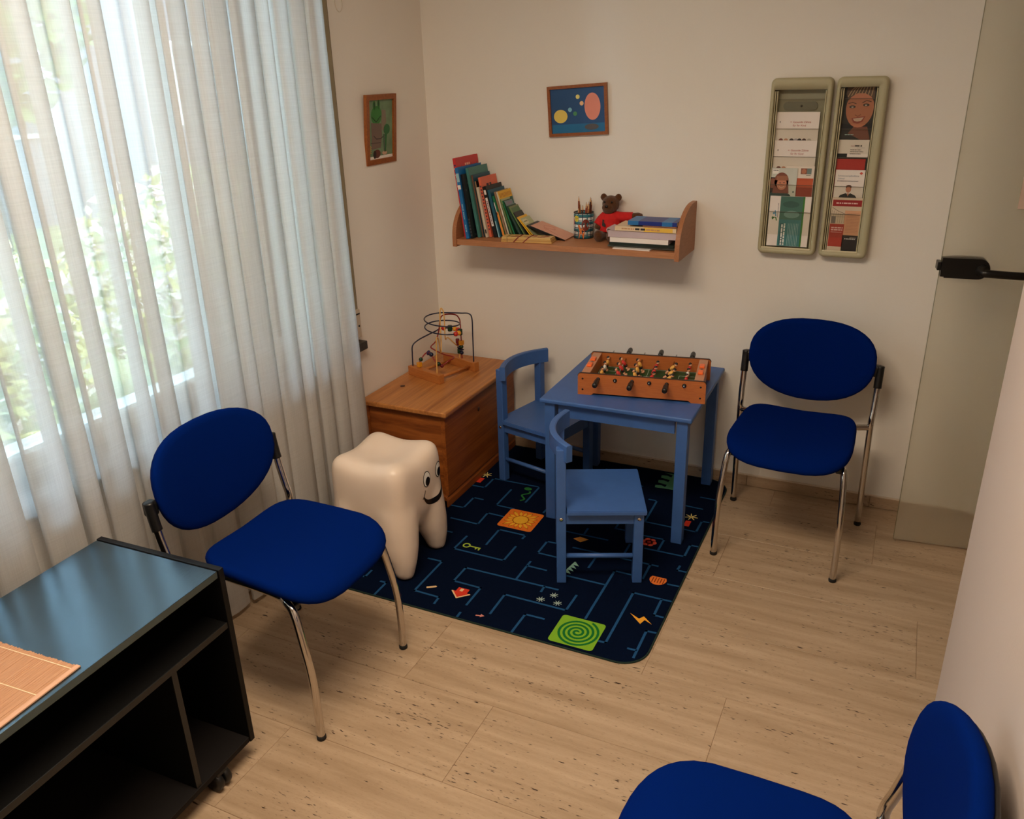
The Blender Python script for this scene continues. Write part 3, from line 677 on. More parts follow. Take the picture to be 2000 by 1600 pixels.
# ---------------------------------------------------------------- children's table and chairs
kt = empty('play_table', "low square blue children's table standing on the play mat", 'table', (-0.905, 3.028, FZ), 0.6)
TZ = 0.5334
obj('table_top', box(NB(), -0.298, 0.298, -0.300, 0.300, TZ-0.018, TZ, 0.006, seg=3), M_KID, kt)
for s in (-1, 1):
    obj('apron', box(NB(), -0.23, 0.23, s*0.262-0.009, s*0.262+0.009, TZ-0.078, TZ-0.018, 0.001), M_KID, kt)
    obj('apron', box(NB(), s*0.259-0.009, s*0.259+0.009, -0.23, 0.23, TZ-0.078, TZ-0.018, 0.001), M_KID, kt)
    for u in (-1, 1): obj('leg', box(NB(), s*0.261-0.021, s*0.261+0.021, u*0.263-0.021, u*0.263+0.021, 0, TZ-0.018, 0.003), M_KID, kt)
def make_kid():
    r = empty('kids_chair', 'x', 'chair')
    pw = 0.017
    seat = [(-0.165, -0.160), (0.165, -0.160), (0.165, 0.115), (0.117, 0.115), (0.117, 0.150), (-0.117, 0.150), (-0.117, 0.115), (-0.165, 0.115)]
    bm = NB(); prism(bm, seat, 0.282, 0.300); bmesh.ops.bevel(bm, geom=bm.edges[:], offset=0.003, segments=2, affect='EDGES')
    obj('seat', bm, M_KID, r)
    for s in (-1, 1):
        l = obj('rear_post', box(NB(), s*0.135-pw, s*0.135+pw, 0.118, 0.118+2*pw, 0, 0.528, 0.003), M_KID, r)
        f = obj('front_leg', box(NB(), s*0.135-pw, s*0.135+pw, -0.152, -0.152+2*pw, 0, 0.282, 0.003), M_KID, r)
        obj('side_apron', box(NB(), s*0.135-0.011, s*0.135+0.011, -0.118, 0.118, 0.240, 0.282, 0.001), M_KID, r)
        bm = NB(); tube(bm, [(s*0.135, -0.122, 0.105), (s*0.135, 0.122, 0.105)], 0.009, 10); obj('stretcher', bm, M_KID, r)
        for yy, par in ((0.135, l), (-0.135, f)):
            bm = NB(); lathe(bm, [(0.007, 0), (0.007, 0.0015), (0.004, 0.0025)], 14, T(s*(0.135+pw), yy, 0.262)@RY(90*s)); obj('screw', bm, M_CHROME, par)
    obj('front_apron', box(NB(), -0.118, 0.118, -0.146, -0.126, 0.240, 0.282, 0.001), M_KID, r)
    obj('rear_apron', box(NB(), -0.118, 0.118, 0.126, 0.146, 0.240, 0.282, 0.001), M_KID, r)
    # curved top rail, ends in front of the posts, middle bowed back
    loops = []
    for i in range(25):
        t = -1+2*i/24; x = t*0.160; yc = 0.107+0.055*(1-t*t)
        dx, dy = 0.160, -0.11*t; L = math.hypot(dx, dy); nx, ny = -dy/L, dx/L; hw = 0.0115
        pr = [(-hw, 0.487), (hw, 0.487), (hw+0.0, 0.490), (hw, 0.545), (hw-0.004, 0.548), (-hw+0.004, 0.548), (-hw, 0.545), (-hw, 0.490)]
        loops.append([(x+nx*o, yc+ny*o, z) for o, z in pr])
    bm = NB(); ringstack(bm, loops, None, 0, False, True, True); obj('back_rail', bm, M_KID, r)
    return r
k1 = make_kid(); k1.location = (-0.883, 2.522, FZ); k1.rotation_euler = (0, 0, R(113)); tag(k1, "blue children's chair in front of the play table", 'chair', "blue children's chairs")
k2 = copy_tree(k1); k2.location = (-1.330, 3.090, FZ); k2.rotation_euler = (0, 0, R(76)); tag(k2, "blue children's chair between the wooden chest and the play table")

# ---------------------------------------------------------------- table football game
FB = empty('table_football', 'small wooden tabletop football game with black handles on the blue play table', 'table football', (-1.077, 2.823, FZ+TZ), 8.7)
FL, FD, FH = 0.487, 0.272, 0.088
M_FEDGE = P('dark_edge', (58, 32, 20), 0.5)
def side_outline():
    r = 0.012
    o = [(0, 0), (0.052, 0), (0.062, 0.008), (FL-0.062, 0.008), (FL-0.052, 0), (FL, 0)]
    o += [(FL-r+r*math.cos(R(a)), FH-r+r*math.sin(R(a))) for a in range(0, 91, 15)]
    o += [(r+r*math.cos(R(a)), FH-r+r*math.sin(R(a))) for a in range(90, 181, 15)]
    return o
for y in (0.0, FD-0.009):
    s = obj('side_panel', prism(NB(), side_outline(), -0.009, 0, T(0, y, 0)@UP), M_CHERRY, FB)
    so = side_outline()[6:]
    bm = NB(); prism(bm, curve_ribbon([(x, z+0.0006) for x, z in so], 0.0018), -0.0092, 0.0002, T(0, y, 0)@UP); obj('dark_top_edge', bm, M_FEDGE, s)
    for u, z in ((0.019, 0.066), (0.019, 0.022), (FL-0.019, 0.066), (FL-0.019, 0.022)):
        bm = NB(); lathe(bm, [(0.0038, 0), (0.0038, 0.0008), (0.002, 0.001)], 12, T(u, y if y == 0 else y+0.009, z)@RX(90 if y == 0 else -90)); obj('screw', bm, M_BLKP, s)
M_CAP = P('end_cap_wood', (196, 138, 104), 0.4)
for a, b2 in ((0.012, 0.044), (FL-0.044, FL-0.012)):
    e = obj('end_panel', box(NB(), a, b2, 0.009, FD-0.009, 0.012, FH-0.006, 0.002), M_CHERRY, FB)
    obj('end_cap', box(NB(), a-0.001, b2+0.001, 0.0095, FD-0.0095, FH-0.006, FH-0.001, 0.001), M_CAP, e)
    mid = (a+b2)/2; wd_ = (b2-a)*0.32
    obj('score_slot', box(NB(), mid-0.004, mid+0.004, 0.085, 0.185, FH-0.0015, FH+0.0003), P('slot_grey', (120, 100, 90), 0.4), e)
    for yy in (0.078, 0.150):
        bm = NB(); box(bm, mid-wd_, mid+wd_, yy, yy+0.034, FH-0.001, FH+0.009, 0.003); obj('score_slider', bm, P('slider_orange', (255, 112, 48), 0.3), e)
pt = obj('pitch', box(NB(), 0.03, FL-0.03, 0.006, FD-0.006, 0.024, 0.030), P('pitch_green', (18, 78, 40), 0.5), FB)
bm = NB(); q0, q1 = 0.0298, 0.0304
def pl(pts): ribbon(bm, pts, 0.0016, q0, q1)
u0, u1, v0, v1 = 0.048, FL-0.048, 0.016, FD-0.016; um = FL/2; vm = FD/2
pl([(u0, v0), (u1, v0), (u1, v1), (u0, v1), (u0, v0)]); pl([(um, v0), (um, v1)])
pl([(um+0.036*math.cos(2*math.pi*k/28), vm+0.036*math.sin(2*math.pi*k/28)) for k in range(29)])
for uu, d in ((u0, 1), (u1, -1)):
    pl([(uu, vm-0.07), (uu+d*0.07, vm-0.07), (uu+d*0.07, vm+0.07), (uu, vm+0.07)])
    pl([(uu, vm-0.035), (uu+d*0.03, vm-0.035), (uu+d*0.03, vm+0.035), (uu, vm+0.035)])
    pl([(uu+d*(0.05+0.04*math.cos(R(a))), vm+0.04*math.sin(R(a))) for a in range(-58, 59, 8)])
obj('pitch_lines', bm, P('line_white', (190, 205, 190), 0.6), pt)
M_STEEL = pm('rod_steel', (190, 190, 188), 0.2, metal=1.0)
M_SKIN = P('player_skin', (236, 176, 138), 0.4); M_PBLK = P('player_black', (22, 20, 20), 0.4)
M_SHIRT = {'y': P('player_yellow', (236, 176, 84), 0.4), 'r': P('player_red', (206, 48, 44), 0.4), 'w': P('player_white', (226, 224, 214), 0.4)}
def player_bm(tilt):
    bm = NB(); M = RY(tilt)@Matrix.Scale(1.18, 4)
    sphere(bm, (0, 0, 0), 0.0085, M, 0, 12, (0.75, 1.0, 1.35))          # torso
    for s in (-1, 1): sphere(bm, (0.0, s*0.0085, 0.001), 0.0035, M, 0, 8, (1, 0.9, 2.2))
    sphere(bm, (0, 0, 0.0165), 0.0058, M, 1, 10)                          # head
    sphere(bm, (-0.0012, 0, 0.0185), 0.0056, M, 2, 10)                    # hair
    box(bm, -0.0052, 0.0052, -0.008, 0.008, -0.016, -0.008, 0.002, M, 2)  # shorts
    for s in (-1, 1):
        tube(bm, [(0, s*0.0038, -0.014), (0, s*0.0038, -0.026)], [0.0034, 0.0026], 8, M, 1)
        box(bm, -0.003, 0.0065, s*0.0038-0.0028, s*0.0038+0.0028, -0.030, -0.025, 0.0012, M, 1)
    return bm
ROD_Z = 0.068
seqs = [('y', ['y', 'w', 'y'], 8), ('r', ['r', 'r', 'r'], -32), ('y', ['y', 'y', 'y'], -18), ('r', ['r', 'r', 'r'], 28), ('y', ['y', 'y', 'y'], 48), ('r', ['r', 'w', 'r'], 10)]
slides = [0.004, 0.012, 0.006, -0.006, -0.004, -0.008]
for i, (cn, who, tilt) in enumerate(seqs):
    u = 0.080+0.0655*i; front = (i % 2 == 0)
    y0, y1 = (-0.075, FD+0.080) if front else (-0.012, FD+0.112)
    bm = NB(); tube(bm, [(u, y0, ROD_Z), (u, y1, ROD_Z)], 0.0026, 10); rd = obj('rod', bm, M_STEEL, FB)
    bm = NB(); hy0 = -0.076 if front else FD+0.056
    lathe(bm, [(0.008, 0), (0.0100, 0.003), (0.0106, 0.012), (0.0100, 0.024), (0.0106, 0.036), (0.0100, 0.052), (0.0085, 0.060), (0.006, 0.063)], 16, T(u, hy0, ROD_Z)@RX(-90)); obj('handle', bm, M_BLKP, rd)
    for yy, d in ((0.0, 90), (FD, -90)):
        bm = NB(); lathe(bm, [(0.0078, 0), (0.0078, 0.003), (0.005, 0.0045), (0.0028, 0.0045)], 16, T(u, yy, ROD_Z)@RX(d)); obj('bushing', bm, M_BLKP, rd)
    for k, wv_ in enumerate(who):
        o = obj('player', player_bm(tilt+rnd.uniform(-4, 4)), [M_SHIRT[wv_], M_SKIN, M_PBLK], rd, (u, 0.068+0.064*k+slides[i], ROD_Z))
bl_ = NB(); sphere(bl_, (0, 0, 0.0105), 0.0105, None, 0, 16)
tag(obj('game_ball', bl_, P('ball_white', (232, 226, 214), 0.35), None, tuple((T(-1.077, 2.823, FZ+TZ)@RZ(8.7)@Vector((0.232, 0.095, 0.0304))))), 'small white ball on the green pitch of the table football game', 'ball')

# ---------------------------------------------------------------- tooth stool
th = empty('tooth_stool', 'white molar-shaped stool with a smiling face beside the wooden chest', 'stool', (-1.612, 2.258, FZ))
t0 = NB()
box(t0, -0.158, 0.158, -0.160, 0.160, 0.205, 0.430, 0.058, seg=4)
loops = []
for z, h, n_ in ((0.135, 0.100, 3.0), (0.18, 0.135, 3.2), (0.225, 0.156, 3.6), (0.30, 0.161, 4.2), (0.36, 0.161, 4.5)):
    loops.append([(h*sgnpow(math.cos(2*math.pi*i/32), 2/n_), h*sgnpow(math.sin(2*math.pi*i/32), 2/n_), z) for i in range(32)])
ringstack(t0, loops, None, 0, True, True, True)
for sx in (-1, 1):
    for sy in (-1, 1):
        P_ = [(sx*0.086, sy*0.088, 0.27), (sx*0.096, sy*0.096, 0.19), (sx*0.108, sy*0.105, 0.12), (sx*0.118, sy*0.112, 0.06), (sx*0.121, sy*0.115, 0.012), (sx*0.121, sy*0.115, -0.012)]
        tube(t0, P_, [0.079, 0.076, 0.066, 0.052, 0.040, 0.034], 18)
tm = remeshed(t0, 0.011, 14, 0.5)
zmin = min(v.co.z for v in tm.vertices)
for v in tm.vertices:
    x, y, z = v.co
    if z > 0.30:
        k = min(1, (z-0.30)/0.10)
        cusp = 0.018*math.cos(x/0.145*math.pi)*-0.5*k+0.018*math.cos(y/0.145*math.pi)*-0.5*k
        v.co.z += cusp+0.012*k
    v.co.z -= zmin*max(0, 1-z/0.1)
tooth = meshobj('tooth_body', tm, pm('tooth_plastic', (226, 206, 188), 0.38, vary=0.02, coat=0.1), th)
bvh = BVHTree.FromPolygons([v.co for v in tm.vertices], [p.vertices for p in tm.polygons])
def decal(name, quads, mat, parent, off=0.0009, smooth=True):
    """quads in (y, z) on the face side (+x), laid on the surface"""
    bm = NB()
    for qd in quads:
        vs = []
        for y, z in qd:
            h = bvh.ray_cast(Vector((0.5, y, z)), Vector((-1, 0, 0)))[0]
            x = h.x if h is not None else 0.15
            vs.append(bm.verts.new((x+off, y, z)))
        f = bm.faces.new(vs); f.smooth = smooth
    bmesh.ops.remove_doubles(bm, verts=bm.verts[:], dist=1e-5)
    return obj(name, bm, mat, parent)
def disc_quads(cy, cz, ry, rz, n=22, r0=0.0, rings=4):
    out = []
    for j in range(rings):
        a, b2 = r0+(1-r0)*j/rings, r0+(1-r0)*(j+1)/rings
        for i in range(n):
            t, u = 2*math.pi*i/n, 2*math.pi*(i+1)/n
            qd = [(cy+ry*b2*math.cos(t), cz+rz*b2*math.sin(t)), (cy+ry*b2*math.cos(u), cz+rz*b2*math.sin(u))]
            if a > 0: qd += [(cy+ry*a*math.cos(u), cz+rz*a*math.sin(u)), (cy+ry*a*math.cos(t), cz+rz*a*math.sin(t))]
            else: qd += [(cy, cz)]
            out.append(qd)
    return out
M_FACEK = P('face_black', (12, 12, 12), 0.4); M_FACEW = P('face_white', (240, 236, 228), 0.4)
for ey in (0.016, 0.104):
    e = decal('eye', disc_quads(ey, 0.348, 0.0245, 0.031), M_FACEK, th, 0.0010)
    decal('eye_white', disc_quads(ey, 0.348, 0.0215, 0.0278), M_FACEW, e, 0.0016)
    decal('pupil', disc_quads(ey+0.004, 0.338, 0.0155, 0.0175), M_FACEK, e, 0.0022)
def strip(pts, wds):
    out = []; P2 = [Vector(p) for p in pts]; L = []; Rr = []
    for i, p in enumerate(P2):
        d = (P2[min(i+1, len(P2)-1)]-P2[max(i-1, 0)]).normalized(); n = Vector((-d.y, d.x)); L.append(p+n*wds[i]/2); Rr.append(p-n*wds[i]/2)
    for i in range(len(P2)-1): out.append([tuple(L[i]), tuple(L[i+1]), tuple(Rr[i+1]), tuple(Rr[i])])
    return out
mp_ = [(0.060+0.080*math.sin(R(a)), 0.326-0.085*math.cos(R(a))) for a in range(-62, 63, 4)]
wd2 = [0.004+0.020*math.cos(R(a/62*84))**1.3 for a in range(-62, 63, 4)]
mo = decal('mouth', strip(mp_, wd2), M_FACEK, th, 0.0010)
decal('mouth_corner', strip([(-0.018+0.005*i, 0.280+0.0025*i+0.0012*i*i) for i in range(5)], [0.004]*5), M_FACEK, mo, 0.0011)
decal('mouth_corner', strip([(0.138-0.005*i, 0.280+0.0025*i+0.0012*i*i) for i in range(5)], [0.004]*5), M_FACEK, mo, 0.0011)

# ---------------------------------------------------------------- pine chest
cx0, cx1, cy0, cy1, cz = XL+0.014, -1.60, 2.672, 3.336, 0.4384
chs = empty('pine_chest', 'wooden pine chest in the corner below the framed frog picture', 'chest', (-1.80, 3.0, FZ))
MC = T(1.80, -3.0, 0)
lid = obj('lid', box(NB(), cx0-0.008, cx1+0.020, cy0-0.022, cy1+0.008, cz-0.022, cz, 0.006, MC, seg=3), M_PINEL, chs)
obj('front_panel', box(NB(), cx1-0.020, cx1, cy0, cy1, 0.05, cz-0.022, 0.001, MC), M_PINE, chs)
obj('back_panel', box(NB(), cx0, cx0+0.018, cy0, cy1, 0.02, cz-0.022, 0.001, MC), M_PINE, chs)
for y in (cy0+0.006, cy1-0.024): obj('side_panel', box(NB(), cx0+0.018, cx1-0.020, y, y+0.018, 0.03, cz-0.022, 0.001, MC), M_PINEX, chs)
obj('bottom_board', box(NB(), cx0+0.018, cx1-0.020, cy0+0.024, cy1-0.024, 0.04, 0.055, 0.0, MC), M_PINE, chs)
bm = NB(); pr = [(0, 0), (0.018, 0), (0.018, 0.030), (0.014, 0.040), (0.006, 0.048), (0, 0.05)]
prism(bm, [(cx1-0.018+x, z) for x, z in pr], -(cy1), -(cy0-0.012), MC@UP); obj('plinth', bm, M_PINE, chs)
bm = NB(); prism(bm, [(-cy0+0.006+x-0.012, z) for x, z in pr], 0, 0.385, MC@T(cx0, 0, 0)@Matrix(((0, 0, 1, 0), (-1, 0, 0, 0), (0, 1, 0, 0), (0, 0, 0, 1)))); obj('plinth', bm, M_PINEX, chs)
M_KNOT = P('pine_knot', (58, 26, 10), 0.5)
bm = NB(); lathe(bm, [(0.011, 0), (0.011, 0.0006)], 14, MC@T(-1.915, 2.86, cz)); obj('knot', bm, M_KNOT, lid)
fc = [o for o in chs.children if o.name.startswith('front_panel')][0]
bm = NB(); lathe(bm, [(0.010, 0), (0.010, 0.0006)], 14, MC@T(cx1, 2.97, 0.335)@RY(90)); obj('knot', bm, M_KNOT, fc)

# ---------------------------------------------------------------- bead maze
bz = empty('bead_maze', 'wooden bead maze toy with coloured wires on the pine chest', 'toy', (-1.971, 3.000, cz+FZ), -18.26)
M_BLK = wood('maze_wood', (168, 98, 44), (192, 122, 62), (4, 30, 30), rough=0.4)
for v0_ in (0.0, 0.215): obj('base_block', box(NB(), 0, 0.212, v0_, v0_+0.03, 0, 0.042, 0.002), M_BLK, bz)
for u_ in (0.045, 0.178):
    bm = NB(); tube(bm, [(u_, 0.025, 0.018), (u_, 0.22, 0.018)], 0.007, 10); obj('dowel', bm, M_BLK, bz)
def wire(pts, col, per=8, r=0.0030):
    bm = NB(); path = spline(pts, per); tube(bm, path, r, 8); w_ = obj('wire', bm, col, bz); return w_
W_N = P('wire_navy', (26, 34, 62), 0.3); W_Y = P('wire_yellow', (226, 176, 100), 0.3); W_R = P('wire_red', (140, 36, 34), 0.3)
c_u, c_v = 0.118, 0.118
dark = [(0.018, 0.015, 0.040), (0.020, 0.015, 0.10), (0.023, 0.018, 0.138), (0.030, 0.045, 0.158), (0.040, 0.090, 0.172), (0.048, 0.135, 0.182)]
def on_hel(a):
    t = (140-a)/770
    return (c_u+0.088*math.cos(R(a)), c_v+0.070*math.sin(R(a)), 0.190+0.078*t)
dark += [on_hel(a) for a in range(135, -631, -30)]
dark += [(0.150, 0.205, 0.270), (0.180, 0.226, 0.268), (0.193, 0.232, 0.245), (0.193, 0.232, 0.16), (0.192, 0.232, 0.040)]
wn = wire(dark, W_N)
wy = wire([(0.183, 0.015, 0.040), (0.186, 0.015, 0.12), (0.190, 0.016, 0.190), (0.185, 0.025, 0.205), (0.172, 0.045, 0.19), (0.150, 0.07, 0.13), (0.138, 0.085, 0.112), (0.125, 0.10, 0.15), (0.110, 0.115, 0.26), (0.108, 0.122, 0.298), (0.112, 0.128, 0.300), (0.116, 0.134, 0.27), (0.106, 0.142, 0.17), (0.098, 0.152, 0.150), (0.098, 0.165, 0.155), (0.10, 0.20, 0.12), (0.10, 0.228, 0.09), (0.10, 0.230, 0.040)], W_Y, r=0.0028)
wr = wire([(0.055, 0.018, 0.040), (0.055, 0.03, 0.07), (0.062, 0.055, 0.098), (0.085, 0.06, 0.105), (0.13, 0.06, 0.07), (0.15, 0.07, 0.055), (0.168, 0.10, 0.075), (0.16, 0.14, 0.08), (0.10, 0.13, 0.085), (0.04, 0.12, 0.10), (0.024, 0.125, 0.108), (0.036, 0.145, 0.13), (0.053, 0.152, 0.18), (0.066, 0.155, 0.24), (0.078, 0.170, 0.258), (0.095, 0.215, 0.252), (0.110, 0.228, 0.235), (0.116, 0.230, 0.20), (0.116, 0.230, 0.040)], W_R)
BC = {'r': P('bead_red', (196, 44, 34), 0.25), 'y': P('bead_yellow', (226, 156, 40), 0.25), 'g': P('bead_green', (14, 56, 34), 0.25), 'n': P('bead_navy', (18, 28, 60), 0.25), 'o': P('bead_orange', (222, 84, 48), 0.25), 'v': P('bead_violet', (58, 44, 84), 0.25), 'm': P('bead_maroon', (112, 26, 34), 0.25)}
def bead(p, c, shape='s', r=0.0095):
    bm = NB()
    if shape == 's': sphere(bm, p, r, None, 0, 14)
    elif shape == 'c': box(bm, p[0]-r, p[0]+r, p[1]-r, p[1]+r, p[2]-r*1.1, p[2]+r*1.1, 0.0015)
    elif shape == 'd': sphere(bm, p, r, None, 0, 14, (1.25, 1.25, 0.4))
    elif shape == 'x': sphere(bm, p, r, None, 0, 14, (0.4, 1.25, 1.25))
    elif shape == 'l': lathe(bm, [(r*0.85, -r*1.2), (r, -r), (r, r), (r*0.85, r*1.2)], 14, T(*p))
    obj('bead', bm, BC[c], bz)
for a, c, s in ((128, 'r', 's'), (106, 'g', 'l'), (86, 'y', 's'), (68, 'r', 's'), (50, 'o', 's'), (35, 'g', 'l'), (18, 'y', 's'), (0, 'r', 's')): bead(on_hel(a), c, s, 0.0112)
for z, c, s in ((0.062, 'y', 'c'), (0.083, 'g', 's')): bead((0.055, 0.022+max(0, z-0.06)*0.5, z-0.008), c, s)
bead((0.080, 0.06, 0.105), 'v', 'x'); bead((0.098, 0.06, 0.101), 'n', 's', 0.0105)
bead((0.140, 0.064, 0.064), 'g', 's', 0.010); bead((0.152, 0.073, 0.055), 'm', 's', 0.0085)
for z, c, s in ((0.118, 'y', 'c'), (0.098, 'g', 's'), (0.084, 'n', 'd'), (0.069, 'n', 's')): bead((0.116, 0.230, z), c, s)
for z, c, s in ((0.125, 'm', 'l'), (0.108, 'm', 'd'), (0.092, 'n', 's'), (0.074, 'g', 'l')): bead((0.10, 0.2295 if z < 0.1 else 0.222, z), c, s, 0.009)

# ---------------------------------------------------------------- black media cabinet on castors
cb = empty('black_cabinet', 'black ash low cabinet with open shelves on castors in the lower left corner', 'cabinet', (-1.412, 1.256, 0), 1.8)
CW, CL, CT, CB_ = 0.412, 1.02, 0.602, 0.058
obj('top_board', box(NB(), -CW+0.002, -0.004, -CL+0.018, -0.018, CT-0.020, CT-0.001, 0.001), M_BLACKW, cb)
M_BLACKV = wood('black_ash_upright', (5, 5, 5), (13, 12, 12), (60, 60, 3), rough=0.5, spec=0.25)
for y in (-0.0165, -CL): obj('end_panel', box(NB(), -CW, 0, y, y+0.0165, CB_, CT+0.0015, 0.0015), M_BLACKV, cb)
M_BLACKE = P('black_edge', (26, 25, 23), 0.5)
sh = obj('shelf_board', box(NB(), -CW+0.01, -0.006, -CL+0.0165, -0.0165, 0.432, 0.448, 0.001), M_BLACKV, cb)
obj('shelf_edging', box(NB(), -0.006, -0.004, -CL+0.0165, -0.0165, 0.432, 0.448), M_BLACKE, sh)
dv = obj('divider', box(NB(), -CW+0.01, -0.010, -0.206, -0.190, CB_+0.016, 0.432, 0.001), M_BLACKV, cb)
obj('divider_edging', box(NB(), -0.010, -0.008, -0.206, -0.190, CB_+0.016, 0.432), M_BLACKE, dv)
obj('bottom_board', box(NB(), -CW+0.004, -0.004, -CL+0.0165, -0.0165, CB_, CB_+0.016, 0.001), P('black_brown', (22, 18, 17), 0.7, spec=0.2), cb)
obj('back_panel', box(NB(), -CW+0.002, -CW+0.008, -CL+0.0165, -0.0165, CB_+0.016, CT-0.020), M_BLACKV, cb)
for x in (-0.022, -CW+0.022):
    for y in (-0.125, -CL+0.125):
        ca = obj('castor', box(NB(), x-0.018, x+0.018, y-0.018, y+0.018, 0.046, CB_, 0.002), M_BLKP, cb)
        for d in (-0.013, 0.013):
            bm = NB(); lathe(bm, [(0.010, -0.009), (0.026, -0.009), (0.028, -0.005), (0.028, 0.005), (0.026, 0.009), (0.010, 0.009)], 24, T(x, y+d, 0.028)@RX(90)); obj('castor_wheel', bm, M_BLKP, ca)
# bamboo place mat
bp_ = empty('bamboo_placemat', 'woven bamboo place mat lying on the black cabinet', 'place mat', (-1.424, 0.852, CT-0.001), 3.4)
M_BAM = wood('bamboo', (166, 114, 78), (206, 154, 112), (120, 4, 120), rough=0.55)
M_BAM2 = wood('bamboo_edge', (200, 150, 118), (216, 168, 136), (60, 4, 60), rough=0.5)
bm = NB()
for i in range(104):
    x = -0.008-0.0026*(i+1); j = rnd.uniform(-0.0015, 0.0015)
    box(bm, x, x+0.0023, -0.44, j, 0.0006, 0.0024+rnd.uniform(0, 0.0006))
sl = obj('slats', bm, M_BAM, bp_); sl['kind'] = 'stuff'
obj('edge_slat', box(NB(), -0.008, 0.004, -0.442, 0.002, 0.0004, 0.0042, 0.001), M_BAM2, bp_)
obj('edge_slat', box(NB(), -0.292, -0.280, -0.442, 0.002, 0.0004, 0.0042, 0.001), M_BAM2, bp_)
for y in (-0.012, -0.095, -0.18, -0.265, -0.35, -0.428):
    obj('thread', box(NB(), -0.280, -0.008, y-0.0011, y+0.0011, 0.0026, 0.0036), P('thread_pale', (236, 200, 160), 0.8), bp_)

# ---------------------------------------------------------------- wall shelf
SX0, SX1, SY0, SB, STP = -1.765, -0.776, 3.11, 1.030, 1.054
ws = empty('wall_shelf', 'beech wall shelf with curved end panels on the back wall', 'shelf', ((SX0+SX1)/2, YB, SB))
MS = T(-(SX0+SX1)/2, -YB, -SB)
obj('shelf_board', box(NB(), SX0+0.018, SX1-0.018, SY0+0.004, YB, SB, STP, 0.001, MS), M_BEECH, ws)
def end_prof():
    o = [(YB, SB-0.008), (SY0, SB-0.008), (SY0, SB+0.035)]
    for k in range(1, 13):
        a = R(90*k/12); o.append((SY0+(0.205)*(1-math.cos(a)), SB+0.035+0.152*math.sin(a)))
    o.append((YB, SB+0.187)); return o
ZYX = Matrix(((0, 0, 1, 0), (1, 0, 0, 0), (0, 1, 0, 0), (0, 0, 0, 1)))
M_BEECHV = wood('beech_panel', (150, 96, 62), (176, 118, 80), (30, 3, 30), rough=0.5)
for a in (SX0, SX1-0.018):
    bm = NB(); prism(bm, end_prof(), a, a+0.018, MS@ZYX); obj('end_panel', bm, M_BEECHV, ws)

# ---------------------------------------------------------------- leaning books
M_PAGES = P('page_block', (220, 206, 180), 0.85)
def book(name, label, xl, ys, lean, L, t, d, cover, spine=None, group='children\'s books leaning on the shelf', z=STP+0.0005, pages=True):
    r = empty(name, label, 'book', (xl, ys, z), 0, group)
    r.rotation_euler = (0, R(-lean), 0)
    cv = 0.0014 if t > 0.005 else 0.0006
    bm = NB(); box(bm, 0, cv, 0, d, 0, L); box(bm, t-cv, t, 0, d, 0, L)
    obj('cover', bm, cover, r)
    obj('spine', box(NB(), 0, t, -0.0006, cv, 0, L, 0.0004, seg=1), spine or cover, r)
    obj('pages', box(NB(), cv, t-cv, cv, d-0.003, 0.002, L-0.003), M_PAGES, r)
    return r
def on_spine(r, t, L, u0, u1, z0, z1, mat, name='spine_label'):
    return obj(name, box(NB(), u0*t, u1*t, -0.0011, -0.0005, z0*L, z1*L), mat, r)
def on_cover(r, t, outs, mat, name='cover_print', lv=0):
    """outs: outlines in (depth from spine, height) on the right-hand cover"""
    bm = NB()
    for o in outs: prism(bm, o, t-0.0002, t+0.0004+0.0003*lv, ZYX)
    return obj(name, bm, mat, r)
def cover_strokes(r, t, y0, y1, z, h, mat, seed):
    bm = NB(); strokes(bm, y0, y1, z, h, ZYX, t-0.0002, t+0.0005, 0, seed); return obj('cover_lettering', bm, mat, r)
def rect(a, b, c, d): return [(a, c), (b, c), (b, d), (a, d)]
K = lambda n, c: P('book_'+n, c, 0.4, vary=0.05)
c_red, c_cyan, c_nav, c_teal, c_dteal = K('red', (198, 42, 44)), K('blue', (20, 104, 168)), K('night', (14, 18, 24)), K('teal', (66, 122, 116)), K('dark_teal', (26, 78, 98))
c_brown, c_wht, c_sal, c_blk, c_petrol = K('brown', (110, 74, 58)), K('white', (206, 196, 176)), K('salmon', (220, 104, 74)), K('black', (18, 20, 24)), K('petrol', (32, 88, 110))
c_grn, c_tan, c_gt, c_ol, c_dg, c_org, c_yel, c_pk = K('green', (22, 112, 70)), K('tan', (150, 116, 86)), K('green_teal', (22, 96, 88)), K('olive', (92, 124, 72)), K('deep_green', (18, 56, 42)), K('orange', (226, 142, 58)), K('yellow', (232, 178, 36)), K('pink', (214, 152, 128))
